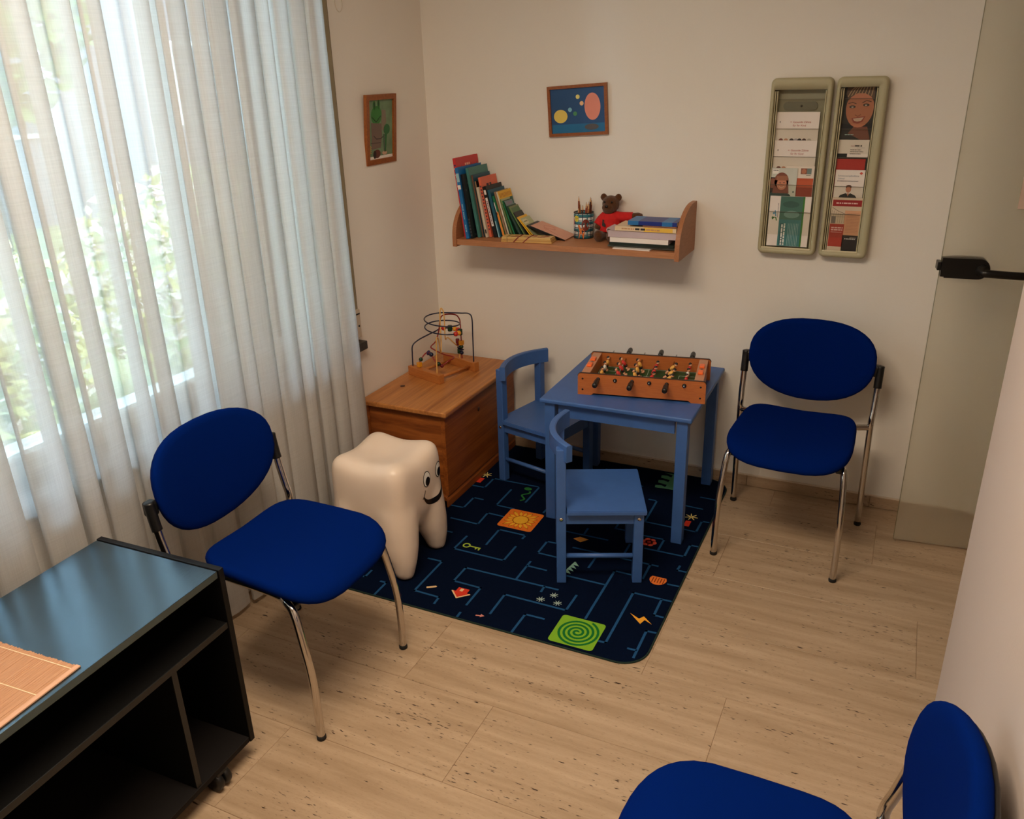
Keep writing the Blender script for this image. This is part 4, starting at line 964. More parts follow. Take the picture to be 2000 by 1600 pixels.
specs = [  # name, label, lean, length, thickness, depth, spine y, cover, spine
 ('picture_book', 'tall red picture book leaning at the left end of the shelf', 7.2, 0.332, 0.014, 0.200, 3.148, c_red, None),
 ('picture_book', 'blue-spined picture book with white band next to the tall red one', 7.6, 0.296, 0.015, 0.210, 3.130, c_cyan, None),
 ('picture_book', 'black picture book with a speckled cover behind the blue spine', 8.0, 0.268, 0.011, 0.190, 3.140, c_nav, None),
 ('picture_book', 'large plain teal picture book with a light ring on its cover', 9.2, 0.292, 0.013, 0.175, 3.172, c_teal, None),
 ('picture_book', 'dark teal book with a thin brown spine leaning on the teal one', 9.6, 0.262, 0.007, 0.160, 3.185, c_dteal, c_brown),
 ('picture_book', 'thin black book with a beige spine between teal and white books', 10.0, 0.236, 0.006, 0.150, 3.192, c_blk, c_tan),
 ('picture_book', 'narrow white-spined book leaning in front of the salmon one', 10.3, 0.212, 0.010, 0.120, 3.184, c_wht, None),
 ('picture_book', 'salmon orange book with dark script on its cover', 10.6, 0.252, 0.011, 0.150, 3.196, c_sal, None),
 ('picture_book', 'thick black book with a long white spine label', 13.0, 0.216, 0.017, 0.150, 3.196, c_blk, None),
 ('picture_book', 'petrol blue book right of the thick black one', 13.4, 0.202, 0.012, 0.140, 3.200, c_petrol, None),
 ('picture_book', 'book with a half green half orange spine', 15.5, 0.178, 0.010, 0.110, 3.206, c_grn, None),
 ('picture_book', 'tan-spined slim book beside the green and orange spine', 15.8, 0.196, 0.008, 0.120, 3.212, c_tan, None),
 ('picture_book', 'teal green book with a yellow notched band across its top', 16.4, 0.196, 0.007, 0.128, 3.214, c_gt, c_wht),
 ('booklet', 'olive green small booklet with a pale top edge', 18.5, 0.166, 0.006, 0.085, 3.214, c_ol, None),
 ('booklet', 'deep green small booklet behind the olive one', 20.5, 0.162, 0.006, 0.085, 3.218, c_dg, c_grn),
 ('booklet', 'grey blue small booklet leaning halfway down the row', 27.0, 0.168, 0.005, 0.075, 3.214, K('greyblue', (110, 134, 138)), c_dg),
 ('booklet', 'dark small booklet between grey blue and photo covered ones', 29.0, 0.150, 0.004, 0.080, 3.216, c_dg, None),
 ('booklet', 'small booklet with a colourful animal photo cover', 32.0, 0.150, 0.005, 0.085, 3.214, K('photo', (118, 128, 86)), c_ol),
 ('booklet', 'dark thin booklet under the photo covered one', 34.0, 0.126, 0.004, 0.080, 3.216, c_blk, None),
 ('booklet', 'yellow-edged thin booklet near the right end of the leaning row', 40.0, 0.112, 0.004, 0.090, 3.214, c_yel, c_yel),
 ('booklet', 'pale green printed booklet at the right end of the leaning row', 43.0, 0.108, 0.004, 0.095, 3.214, K('palegreen', (176, 182, 140)), c_yel),
 ('booklet', 'dark booklet lying almost flat under the pale pink one', 70.0, 0.150, 0.006, 0.115, 3.215, c_blk, None),
 ('booklet', 'pale pink soft booklet lying almost flat beside the pencil cup', 72.0, 0.165, 0.005, 0.125, 3.210, c_pk, c_blk),
]
xp, lp, Lp = -1.7445, 0.0, 0.0
built = []
for i, (nm, lb, le, L, t, d, ys, cov, spn) in enumerate(specs):
    if i == 0: x = SX0+0.018+0.166*math.tan(R(le))+0.001
    else:
        h = min(L*math.cos(R(le)), Lp*math.cos(R(lp))); x = xp+max(0.0, h*(math.tan(R(le))-math.tan(R(lp))))+0.0006
    r = book(nm, lb, x, ys, le, L, t, d, cov, spn); built.append((r, t, L, d))
    xp, lp, Lp = x+t/math.cos(R(le)), le, L
    # the right-hand lower edge of a leaning book rises: lift so its lowest corner rests on the board
def B(i): return built[i]
r, t, L, d = B(0)
for k in range(5): on_spine(r, t, L, 0.2, 0.8, 0.90-0.04*k, 0.92-0.04*k, P('spine_mix%d' % (k % 2), ((70, 40, 90), (230, 220, 220))[k % 2], 0.5), 'spine_mark')
bm = NB(); strokes(bm, 0, 0.065, -0.003, 0.006, T(t*0.5, -0.0006, L*0.60)@RX(90)@RZ(90), -0.0002, 0.0005, 0, 3); obj('spine_lettering', bm, M_WHITE, r)
cover_strokes(r, t, 0.075, 0.125, L-0.036, 0.009, K('rosy', (236, 170, 150)), 4)
zig = [(0.01, L-0.075)]
for k in range(12): zig += [(0.012+0.0155*k, L-0.050+0.010*(k % 3)), (0.020+0.0155*k, L-0.064)]
on_cover(r, t, [zig+[(0.198, L-0.075)]], c_dteal)
r, t, L, d = B(1)
on_spine(r, t, L, 0.05, 0.95, 0.70, 0.76, M_WHITE); on_spine(r, t, L, 0.05, 0.95, 0.80, 0.92, K('ice', (150, 190, 200)))
for z0 in (0.10, 0.28, 0.40): 
    bm = NB(); strokes(bm, 0, 0.03, -0.002, 0.004, T(t*0.5, -0.0006, L*z0)@RX(90)@RZ(90), -0.0002, 0.0005, 0, int(z0*100)); obj('spine_lettering', bm, K('ice', (150, 190, 200)), r)
r, t, L, d = B(2)
on_cover(r, t, [circ(rnd.uniform(0.01, 0.17), rnd.uniform(0.01, 0.25), 0.004, n=8) for _ in range(24)], K('speckle', (70, 74, 78)))
for k in range(6): on_spine(r, t, L, 0.2, 0.8, 0.04+0.05*k, 0.065+0.05*k, K('speckle', (70, 74, 78)), 'spine_mark')
r, t, L, d = B(3)
on_cover(r, t, [curve_ribbon([(0.125+0.010*math.cos(R(a)), L-0.052+0.013*math.sin(R(a))) for a in range(-40, 221, 20)], 0.004)], K('cream', (214, 206, 160)))
r, t, L, d = B(6); on_spine(r, t, L, 0.2, 0.8, 0.08, 0.16, M_INK)
r, t, L, d = B(7)
cover_strokes(r, t, 0.045, 0.100, L-0.044, 0.014, K('violet_ink', (70, 40, 60)), 8); cover_strokes(r, t, 0.05, 0.105, L-0.062, 0.003, K('violet_ink', (70, 40, 60)), 9)
for k in range(14): on_spine(r, t, L, 0.25, 0.75, 0.12+0.055*k, 0.15+0.055*k, K('violet_ink', (70, 40, 60)), 'spine_mark')
r, t, L, d = B(8)
on_spine(r, t, L, 0.2, 0.75, 0.84, 0.93, M_WHITE); on_spine(r, t, L, 0.15, 0.75, 0.22, 0.78, M_WHITE)
bm = NB(); strokes(bm, 0, 0.10, -0.002, 0.004, T(t*0.45, -0.0012, L*0.26)@RX(90)@RZ(90), -0.0002, 0.0003, 0, 12); obj('spine_lettering', bm, K('mauve', (120, 70, 100)), r)
r, t, L, d = B(9); on_spine(r, t, L, 0.1, 0.5, 0.0, 0.35, K('ice', (150, 190, 200)))
r, t, L, d = B(10); on_spine(r, t, L, 0.02, 0.98, 0.0, 0.62, c_org); on_spine(r, t, L, 0.05, 0.4, 0.55, 0.85, M_WHITE)
r, t, L, d = B(12)
on_cover(r, t, [[(0, L-0.034), (0.045, L-0.034), (0.055, L-0.052), (0.066, L-0.034), (d, L-0.034), (d, L), (0, L)]], c_yel)
for k in range(9): on_cover(r, t, [rect(0.012+0.0125*k, 0.018+0.0125*k, L-0.028, L-0.010)], K('gold_ink', (190, 120, 20)), 'cover_letter', 1)
r, t, L, d = B(13); on_cover(r, t, [rect(0, d, L-0.02, L)], K('palegreen', (176, 182, 140)))
r, t, L, d = B(15); on_cover(r, t, [rect(0.01, d-0.01, L-0.018, L-0.006)], K('mauve2', (130, 120, 140)))
r, t, L, d = B(17)
on_cover(r, t, [rect(0.006, d-0.006, L-0.135, L-0.008)], K('scene_green', (76, 112, 70))); on_cover(r, t, [circ(0.05, L-0.055, 0.022, 0.018)], K('coral', (206, 130, 100)), 'cover_print', 1); on_cover(r, t, [circ(0.045, L-0.10, 0.026, 0.018)], K('olive2', (110, 104, 60)), 'cover_print', 1)
r, t, L, d = B(20); on_cover(r, t, [rect(0.01, 0.05, L-0.03, L-0.008)], K('wheat', (214, 206, 170))); cover_strokes(r, t, 0.012, 0.045, L-0.022, 0.006, K('olive3', (104, 100, 60)), 3)
r, t, L, d = B(22)
on_cover(r, t, [curve_ribbon([(0.02+0.085*u, L*0.25+0.09*math.sin(2.6*u)) for u in [k/12 for k in range(13)]], 0.0025), curve_ribbon([(0.03+0.06*u, L*0.6+0.02*math.sin(6*u)) for u in [k/12 for k in range(13)]], 0.0025)], K('pink2', (190, 116, 96)))

# tied bundle of booklets in front
bd = empty('booklet_bundle', 'stack of small yellowed booklets tied with a dark red ribbon on the shelf edge', 'booklets', (-1.536, 3.118, STP+0.0004), 5.5)
for k, (z0, z1, col) in enumerate(((0, 0.0055, 'a'), (0.0058, 0.011, 'b'), (0.0113, 0.0165, 'a'), (0.0168, 0.0215, 'c'))):
    obj('booklet', box(NB(), 0.001*k, 0.222-0.002*k, 0.0, 0.068-0.002*k, z0, z1, 0.0006, seg=1), K('old_'+col, {'a': (206, 164, 96), 'b': (190, 146, 84), 'c': (212, 176, 110)}[col]), bd)
pr_ = NB(); q = random.Random(4)
for k in range(14):
    a, c = 0.012+q.random()*0.18, 0.004+q.random()*0.05
    prism(pr_, rect(a, a+0.012+0.012*q.random(), c, c+0.008), 0.0213, 0.0219)
obj('cover_print', pr_, K('red_print', (150, 60, 50)), bd)
M_RIB = P('ribbon_red', (120, 20, 26), 0.6)
for u0_, sl_ in ((0.052, 0.022), (0.094, 0.026)):
    bm = NB(); box(bm, 0, 0.006, -0.0008, 0.0690, 0.0216, 0.0224, 0, T(u0_+sl_, 0, 0)); 
    prism(bm, [(u0_, 0.0), (u0_+0.006, 0.0), (u0_+sl_+0.006, 0.0222), (u0_+sl_, 0.0222)], 0.0002, 0.001, UP)
    obj('ribbon', bm, M_RIB, bd)
bm = NB(); box(bm, 0.026, 0.0275, -0.0008, 0.069, -0.0002, 0.0222); obj('thread', bm, K('dark_thread', (70, 50, 40)), bd)

# pencil cup and pencils
PC = (-1.240, 3.312, STP+0.0005)
cup = empty('pencil_cup', 'pencil cup with blue tartan wrap and animal stickers on the shelf', 'cup', PC)
tar, nt, b = node_mat('tartan')
tc = nt.nodes.new('ShaderNodeTexCoord'); sx = nt.nodes.new('ShaderNodeSeparateXYZ'); nt.links.new(tc.outputs['Object'], sx.inputs[0])
at = nt.nodes.new('ShaderNodeMath'); at.operation = 'ARCTAN2'; nt.links.new(sx.outputs[1], at.inputs[0]); nt.links.new(sx.outputs[0], at.inputs[1])
def saw(inp, freq, thr):
    m_ = nt.nodes.new('ShaderNodeMath'); m_.operation = 'MULTIPLY'; m_.inputs[1].default_value = freq; nt.links.new(inp, m_.inputs[0])
    f_ = nt.nodes.new('ShaderNodeMath'); f_.operation = 'FRACT'; nt.links.new(m_.outputs[0], f_.inputs[0])
    g_ = nt.nodes.new('ShaderNodeMath'); g_.operation = 'LESS_THAN'; g_.inputs[1].default_value = thr; nt.links.new(f_.outputs[0], g_.inputs[0]); return g_.outputs[0]
def mixc(fac, a, bcol):
    m_ = nt.nodes.new('ShaderNodeMix'); m_.data_type = 'RGBA'; nt.links.new(fac, m_.inputs[0])
    if isinstance(a, tuple): m_.inputs[6].default_value = a
    else: nt.links.new(a, m_.inputs[6])
    m_.inputs[7].default_value = bcol; return m_.outputs[2]
W_ = lin((206, 212, 208))+(1,); N_ = lin((16, 34, 66))+(1,); T_ = lin((40, 112, 124))+(1,)
c_ = mixc(saw(sx.outputs[2], 34, 0.42), W_, T_); c_ = mixc(saw(sx.outputs[2], 68, 0.22), c_, N_); c_ = mixc(saw(at.outputs[0], 2.2, 0.2), c_, N_); c_ = mixc(saw(at.outputs[0], 1.1, 0.12), c_, T_)
nt.links.new(c_, b.inputs['Base Color']); b.inputs['Roughness'].default_value = 0.5
bm = NB(); lathe(bm, [(0.039, 0), (0.0415, 0.001), (0.0415, 0.106), (0.0395, 0.106), (0.0395, 0.004)], 32); obj('cup_body', bm, tar, cup)
bm = NB(); lathe(bm, [(0.0422, 0.103), (0.0427, 0.1045), (0.0422, 0.1075), (0.0394, 0.1075), (0.0394, 0.103)], 32, cap0=False, cap1=False); obj('rim', bm, K('night', (14, 18, 24)), cup)
def sticker(outs, mat, name='sticker', par=None, off=0.0004):
    bm = NB()
    for o in outs:
        n_ = len(o); mx_, mz_ = sum(p[0] for p in o)/n_, sum(p[1] for p in o)/n_
        def pos(p): a = R(-105)+p[0]/0.0415; return ((0.0415+off)*math.cos(a), (0.0415+off)*math.sin(a), p[1])
        cv = bm.verts.new(pos((mx_, mz_))); vs = [bm.verts.new(pos(p)) for p in o]
        for k in range(n_): bm.faces.new([cv, vs[k], vs[(k+1) % n_]])
    return obj(name, bm, mat, par or cup)
def fl_(cx, cz, r0, r1, n): return [(cx+(r0 if k % 2 else r1)*math.cos(math.pi*k/n), cz+(r0 if k % 2 else r1)*math.sin(math.pi*k/n)) for k in range(2*n)]
s1 = sticker([fl_(-0.008, 0.083, 0.0115, 0.015, 8)], K('star_yellow', (220, 200, 60)))
sticker([circ(-0.011, 0.086, 0.002, n=8), circ(-0.003, 0.085, 0.002, n=8)], K('olive3', (104, 100, 60)), 'sticker_detail', s1, 0.0008)
sticker([circ(-0.032, 0.068, 0.009, 0.017)], K('sticker_pink', (206, 110, 110)))
sticker([[(0.004, 0.002), (0.026, 0.002), (0.030, 0.03), (0.022, 0.05), (0.016, 0.04), (0.006, 0.062), (0.001, 0.055), (0.008, 0.03)]], K('sticker_orange', (212, 112, 40)))
sticker([circ(0.034, 0.058, 0.017, 0.024)], K('sticker_brown', (120, 48, 36)))
sticker([circ(0.024, 0.062, 0.003, n=8), circ(0.036, 0.066, 0.003, n=8)], M_INK, 'sticker_detail', None, 0.0009)
PW = P('pencil_wood', (206, 158, 110), 0.6); PL = [P('pencil_brown', (136, 66, 40), 0.4), P('pencil_dark', (84, 44, 30), 0.4), P('pencil_ochre', (176, 116, 62), 0.4), P('pencil_rust', (160, 72, 44), 0.4)]
TIPS = [(24, 30, 40), (130, 40, 30), (60, 90, 60), (150, 90, 40), (40, 60, 120)]
spec_p = [(-0.028, -0.006, 0.165, 2, 0), (-0.016, 0.004, 0.148, 0, -8), (-0.006, -0.014, 0.130, 1, 4), (0.0, 0.012, 0.136, 3, 8), (0.008, -0.006, 0.146, 0, 14), (0.014, 0.008, 0.158, 1, 16), (0.022, -0.002, 0.160, 3, 12), (0.027, 0.010, 0.150, 0, 10), (0.030, -0.010, 0.165, 1, 8), (0.018, -0.018, 0.138, 2, 14), (-0.020, -0.018, 0.120, 3, -4), (0.004, 0.022, 0.140, 0, 2)]
pnames = ['brown pencil standing tallest at the left of the pencil cup', 'ochre pencil second from the left in the pencil cup']
for i, (dx, dy, hh, ci, tl_) in enumerate(spec_p):
    lab = pnames[i] if i < 2 else 'brown wooden coloured pencil in the crowd on the right of the pencil cup'
    r = empty('coloured_pencil', lab, 'pencil', (PC[0]+dx*0.75, PC[1]+dy*0.75, PC[2]+0.006), 0, 'coloured pencils in the tartan cup')
    r.rotation_euler = (0, R(tl_*0.45), 0)
    hx6 = [(0.0036, 0.0), (0.0036, hh-0.02)]
    bm = NB(); lathe(bm, hx6, 6, None, 0, False); obj('shaft', bm, PL[0 if i == 0 else (2 if i == 1 else ci)], r)
    bm = NB(); lathe(bm, [(0.0036, hh-0.02), (0.0011, hh-0.004)], 8, cap0=False); obj('sharpened_tip', bm, PW, r)
    bm = NB(); lathe(bm, [(0.0011, hh-0.004), (0.0002, hh)], 8, cap0=False); obj('lead', bm, P('lead%d' % (i % 5), TIPS[i % 5], 0.5), r)

# teddy bear
tb = empty('teddy_bear', 'small brown teddy bear in a red shirt sitting on the shelf', 'teddy bear', (-1.118, 3.302, STP+0.0005), 5)
M_FUR = pm('brown_fur', (88, 54, 30), 0.98, spec=0.05, vary=0.3, vscale=260, bump=1.0, bscale=700, sheen=0.3)
f = NB()
sphere(f, (0.0, 0.0, 0.145), 0.036, sc=(1.0, 0.92, 0.98)); sphere(f, (-0.006, -0.026, 0.134), 0.022, sc=(1.15, 0.75, 0.85))
sphere(f, (-0.005, -0.022, 0.122), 0.020, sc=(1.2, 0.8, 0.7))
for s in (-1, 1): sphere(f, (s*0.031, 0.004, 0.172), 0.0145, sc=(1, 0.55, 1.05))
sphere(f, (0.0, 0.0, 0.058), 0.040, sc=(0.95, 0.8, 1.2))
tube(f, [(0.02, 0.0, 0.098), (0.07, 0.0, 0.094), (0.118, 0.0, 0.098), (0.134, 0.0, 0.099)], [0.016, 0.016, 0.0165, 0.010], 12)
tube(f, [(-0.028, 0.0, 0.095), (-0.045, -0.01, 0.068), (-0.052, -0.022, 0.045)], [0.016, 0.0155, 0.013], 12)
for s, dx in ((-1, -0.010), (1, -0.010)):
    tube(f, [(s*0.02, -0.005, 0.022), (s*0.024+dx, -0.045, 0.020), (s*0.026+dx, -0.062, 0.022)], [0.018, 0.018, 0.018], 12)
    sphere(f, (s*0.026+dx, -0.062, 0.025), 0.021, sc=(0.9, 0.75, 1.15))
meshobj('bear_body', remeshed(f, 0.0032, 3), M_FUR, tb)
f = NB()
lathe(f, [(0.020, 0.113), (0.034, 0.108), (0.042, 0.09), (0.044, 0.06), (0.046, 0.036), (0.040, 0.034)], 24, Matrix.Diagonal((1.0, 0.86, 1, 1)))
tube(f, [(0.02, 0.0, 0.096), (0.05, 0.0, 0.094), (0.094, 0.0, 0.0955)], [0.021, 0.0205, 0.0195], 14)
tube(f, [(-0.02, 0.0, 0.098), (-0.038, -0.006, 0.08), (-0.050, -0.014, 0.060)], [0.021, 0.0205, 0.0205], 14)
meshobj('red_shirt', remeshed(f, 0.003, 4), pm('red_jersey', (196, 26, 24), 0.9, vary=0.1, vscale=60, bump=0.4, bscale=600), tb)
bm = NB(); sphere(bm, (-0.008, -0.0425, 0.141), 0.0066, sc=(1.1, 0.7, 0.9)); obj('nose', bm, M_BLKP, tb)
for s in (-1, 1):
    bm = NB(); sphere(bm, (s*0.0155-0.004, -0.0315, 0.157), 0.0042); obj('eye', bm, M_BLKP, tb)
bm = NB(); prism(bm, [(-0.026, 0.062), (-0.020, 0.060), (-0.018, 0.086), (-0.024, 0.088)], 0, 0.001, T(0, -0.0385, 0)@UP); prism(bm, [(-0.020, 0.060), (-0.011, 0.056), (-0.010, 0.066), (-0.018, 0.076)], 0, 0.001, T(0, -0.0395, 0)@UP)
obj('shirt_print', bm, M_INK, tb)

# flat pile at the right end of the shelf
def flat(name, label, x0, x1, z0, z1, y0, y1, cover, pagec=M_PAGES, cat='book', spine_front=False, rz=0):
    r = empty(name, label, cat, ((x0+x1)/2, (y0+y1)/2, z0+0.0003), rz, 'pile at the right end of the shelf')
    hx2, hy2, h = (x1-x0)/2, (y1-y0)/2, z1-z0-0.0006; c = min(0.0012, h*0.2)
    bm = NB(); box(bm, -hx2, hx2, -hy2, hy2, 0, c); box(bm, -hx2, hx2, -hy2, hy2, h-c, h)
    if spine_front: box(bm, -hx2, hx2, -hy2, -hy2+c, c, h-c)
    obj('cover', bm, cover, r); obj('pages', box(NB(), -hx2+0.001, hx2-0.001, -hy2+(c if spine_front else 0.0015), hy2-0.001, c, h-c), pagec, r)
    return r, hx2, hy2, h
z = STP
XE = SX1-0.018-0.002
flat('paper_sheaf', 'white folded paper at the very bottom of the shelf pile', -1.045, -0.892, z, z+0.0045, 3.120, 3.26, M_WHITE, M_WHITE, 'paper', rz=-2)
flat('folder', 'grey-edged dark folder near the bottom of the shelf pile', -1.074, XE-0.004, z+0.005, z+0.0115, 3.140, 3.262, K('grey_edge', (110, 116, 104)), M_INK, 'folder')
flat('magazine', 'dark green and black magazine above the folder in the shelf pile', -1.066, XE-0.008, z+0.012, z+0.0245, 3.136, 3.262, K('green_black', (12, 30, 22)), K('green_black2', (10, 20, 16)), 'magazine', True)
flat('magazine', 'white magazine with black rear edge in the lower shelf pile', -1.062, XE-0.03, z+0.025, z+0.044, 3.132, 3.262, M_WHITE, P('mag_pages', (214, 200, 200), 0.7), 'magazine', True)
r, hx2, hy2, h = flat('magazine_pile', 'thick lilac-grey paper block with a curled corner in the shelf pile', -1.072, XE, z+0.0445, z+0.071, 3.134, 3.262, P('lilac_paper', (198, 178, 182), 0.8), P('lilac_pages', (190, 172, 176), 0.8), 'paper')
bm = NB()
prof = [(0, 0.0), (-0.004, 0.004), (-0.006, 0.012), (-0.003, 0.018), (0.004, 0.0165), (0.016, 0.012), (0.03, 0.0075), (0.03, 0.006), (0.016, 0.010), (0.004, 0.0145), (-0.001, 0.015), (-0.003, 0.011), (-0.001, 0.004)]
prism(bm, [(-hx2+x, h-0.010+z_) for x, z_ in prof], hy2-0.09, hy2, UP); obj('curled_sheet', bm, P('lilac_paper', (198, 178, 182), 0.8), r)
r, hx2, hy2, h = flat('picture_book', 'white and yellow spined book lying in the shelf pile', -1.041, XE, z+0.0715, z+0.089, 3.130, 3.262, K('cream2', (222, 196, 160)), M_PAGES, 'book', True)
obj('yellow_band', box(NB(), -0.005, hx2-0.014, -hy2-0.0006, -hy2, 0.0005, h-0.0005), K('band_yellow', (228, 184, 70)), r)
bm = NB(); strokes(bm, -0.04, 0.0, h*0.3, h*0.45, T(0, -hy2-0.0004, 0)@UP, 0, 0.0005, 0, 5); obj('spine_lettering', bm, M_INK, r)
bm = NB(); strokes(bm, 0.004, 0.06, h*0.3, h*0.35, T(0, -hy2-0.0006, 0)@UP, 0, 0.0005, 0, 6); obj('spine_lettering', bm, K('brown_ink', (190, 140, 100)), r); bm = NB(); strokes(bm, -0.095, -0.045, h*0.35, h*0.3, T(0, -hy2, 0)@UP, 0, 0.0004, 0, 7); obj('spine_lettering', bm, K('brown_ink', (190, 140, 100)), r)
flat('booklet', 'thin orange-striped booklet below the blue book on the shelf pile', -0.930, XE, z+0.0895, z+0.0945, 3.132, 3.25, K('stripe_orange', (216, 140, 96)), K('stripe_dark', (50, 60, 50)), 'booklet')
r, hx2, hy2, h = flat('picture_book', 'blue book lying on top of the shelf pile', -0.990, XE, z+0.095, z+0.111, 3.136, 3.25, K('royal', (16, 40, 122)), M_PAGES, 'book', True)
obj('light_blue_band', box(NB(), -hx2-0.0004, -hx2+0.042, -hy2-0.0006, hy2, -0.0001, h+0.0003), K('lightblue', (34, 108, 170)), r)
obj('light_blue_band', box(NB(), hx2-0.058, hx2-0.018, -hy2-0.0006, hy2, -0.0001, h+0.0003), K('lightblue', (34, 108, 170)), r)

# ---------------------------------------------------------------- framed pictures
def picture(name, label, Mx, wd, ht, fw, bgm):
    r = empty(name, label, 'picture'); r.matrix_local = Mx
    for nm, a in (('h', 1), ('h', -1)):
        bm = NB(); prism(bm, [(-wd/2, a*ht/2), (wd/2, a*ht/2), (wd/2-fw, a*(ht/2-fw)), (-wd/2+fw, a*(ht/2-fw))], 0.0, 0.014, UP); obj('frame_strip', bm, M_FRAMEW, r)
    for a in (1, -1):
        bm = NB(); prism(bm, [(a*wd/2, -ht/2), (a*wd/2, ht/2), (a*(wd/2-fw), ht/2-fw), (a*(wd/2-fw), -ht/2+fw)], 0.0, 0.014, UP); obj('frame_strip', bm, M_FRAMEW, r)
    s = obj('picture_sheet', box(NB(), -wd/2+fw-0.002, wd/2-fw+0.002, -0.006, -0.001, -ht/2+fw-0.002, ht/2-fw+0.002), bgm, r)
    return r, s
def paint(par, outs, nm, rgb, lv, name='painted_shape'):
    bm = NB()
    for o in outs: prism(bm, o, 0.0058, 0.0062+0.0003*lv, UP)
    return obj(name, bm, P('paint_'+nm, rgb, 0.55), par)
# blue picture on the back wall: plain rounded shapes in the colours of the print
pic, sh_ = picture('framed_picture', 'small wood-framed blue picture with yellow and pink shapes on the back wall', T(-1.284, YB-0.002, 1.561)@RY(-2.9), 0.258, 0.196, 0.012, P('paint_blue', (22, 72, 124), 0.5))
paint(sh_, [rect(-0.115, 0.115, -0.086, -0.052)], 'blue2', (16, 104, 154), 0)
paint(sh_, [circ(-0.076, -0.020, 0.030, 0.026)], 'yellow', (226, 200, 96), 1)
paint(sh_, [circ(0.064, 0.012, 0.034, 0.052, 32)], 'salmon', (230, 142, 122), 1)
paint(sh_, [circ(0.058, -0.066, 0.030, 0.012)], 'grey', (82, 78, 80), 2)
for bx2, bz2, n_, c_2 in ((0.002, 0.052, 'ball_cream', (236, 222, 130)), (0.018, 0.026, 'ball_peach', (240, 190, 140)), (-0.034, 0.004, 'ball_sky', (126, 186, 206)), (-0.012, -0.012, 'ball_leaf', (70, 136, 88))):
    paint(sh_, [circ(bx2, bz2, 0.0085)], n_, c_2, 1)
# frog picture on the side wall, leaning forward at the top
Mf = T(XL+0.003, 2.972, 1.512)@RZ(90)@RX(5.0)
pic2, sh2 = picture('framed_picture', 'narrow wood-framed picture of a green frog on the side wall', Mf, 0.215, 0.268, 0.020, P('paint_sage', (112, 140, 108), 0.6, vary=0.2, vscale=20))
k_ = lambda o: [(x*0.95, z) for x, z in o]
paint(sh2, [k_(circ(-0.03, 0.055, 0.040, 0.036)), k_(circ(-0.045, 0.093, 0.011, 0.017)), k_(circ(-0.012, 0.095, 0.011, 0.018))], 'frog', (48, 122, 52), 0)
paint(sh2, [k_(circ(-0.045, 0.096, 0.004, 0.010)), k_(circ(-0.012, 0.098, 0.004, 0.010)), curve_ribbon([(-0.062, 0.050), (-0.03, 0.030), (0.004, 0.052)], 0.003)], 'frogline', (22, 50, 28), 2)
paint(sh2, [k_([(-0.07, 0.028), (0.005, 0.022), (0.012, -0.02), (0.0, -0.072), (-0.07, -0.075), (-0.066, -0.03)])], 'coat', (112, 92, 82), 1)
paint(sh2, [k_([(0.010, 0.075), (0.040, 0.072), (0.045, 0.03), (0.03, -0.01), (0.008, 0.0)])], 'taupe', (128, 116, 100), 1)
paint(sh2, [k_(circ(0.048, -0.002, 0.024, 0.020)), k_([(0.02, -0.02), (0.05, -0.02), (0.04, -0.09), (0.026, -0.09)])], 'frog2', (38, 104, 56), 2)
paint(sh2, [curve_ribbon([(-0.05, -0.022), (-0.03, -0.036), (0.002, -0.036), (0.02, -0.028)], 0.003), curve_ribbon([(-0.07, -0.05), (0.0, -0.052)], 0.002)], 'coatline', (44, 34, 34), 2)
paint(sh2, [k_([(0.022, -0.02), (0.028, -0.02), (0.032, -0.085), (0.026, -0.085)])], 'stem', (90, 92, 90), 3)
paint(sh2, [k_(circ(-0.028, -0.094, 0.026, 0.017))], 'pot', (92, 46, 34), 2); paint(sh2, [k_(circ(-0.046, -0.096, 0.011, 0.016))], 'potdark', (40, 26, 24), 3)
paint(sh2, [k_(circ(0.03, -0.094, 0.018, 0.008))], 'shoe', (206, 168, 140), 2)
paint(sh2, [curve_ribbon([(-0.078, -0.06-0.008*k), (-0.066, -0.066-0.008*k)], 0.003) for k in range(4)], 'flowers', (190, 150, 70), 1)

# ---------------------------------------------------------------- brochure racks
M_RACK = pm('rack_plastic', (176, 168, 136), 0.55, vary=0.03, bump=0.1, bscale=500)
M_RACKD = pm('rack_plastic_back', (142, 138, 114), 0.6, vary=0.03)
M_ACR, nt, b = node_mat('clear_acrylic')
t_ = nt.nodes.new('ShaderNodeBsdfTransparent'); t_.inputs[0].default_value = (0.96, 0.96, 0.94, 1); g_ = nt.nodes.new('ShaderNodeBsdfGlossy'); g_.inputs['Roughness'].default_value = 0.08
m_ = nt.nodes.new('ShaderNodeMixShader'); fz = nt.nodes.new('ShaderNodeFresnel'); fz.inputs[0].default_value = 1.3
nt.links.new(fz.outputs[0], m_.inputs[0]); nt.links.new(t_.outputs[0], m_.inputs[1]); nt.links.new(g_.outputs[0], m_.inputs[2]); nt.links.new(m_.outputs[0], nt.nodes['Material Output'].inputs['Surface'])
M_ACRE = P('acrylic_edge', (96, 88, 74), 0.3)
RZ0, RZ1 = 1.034, 1.668
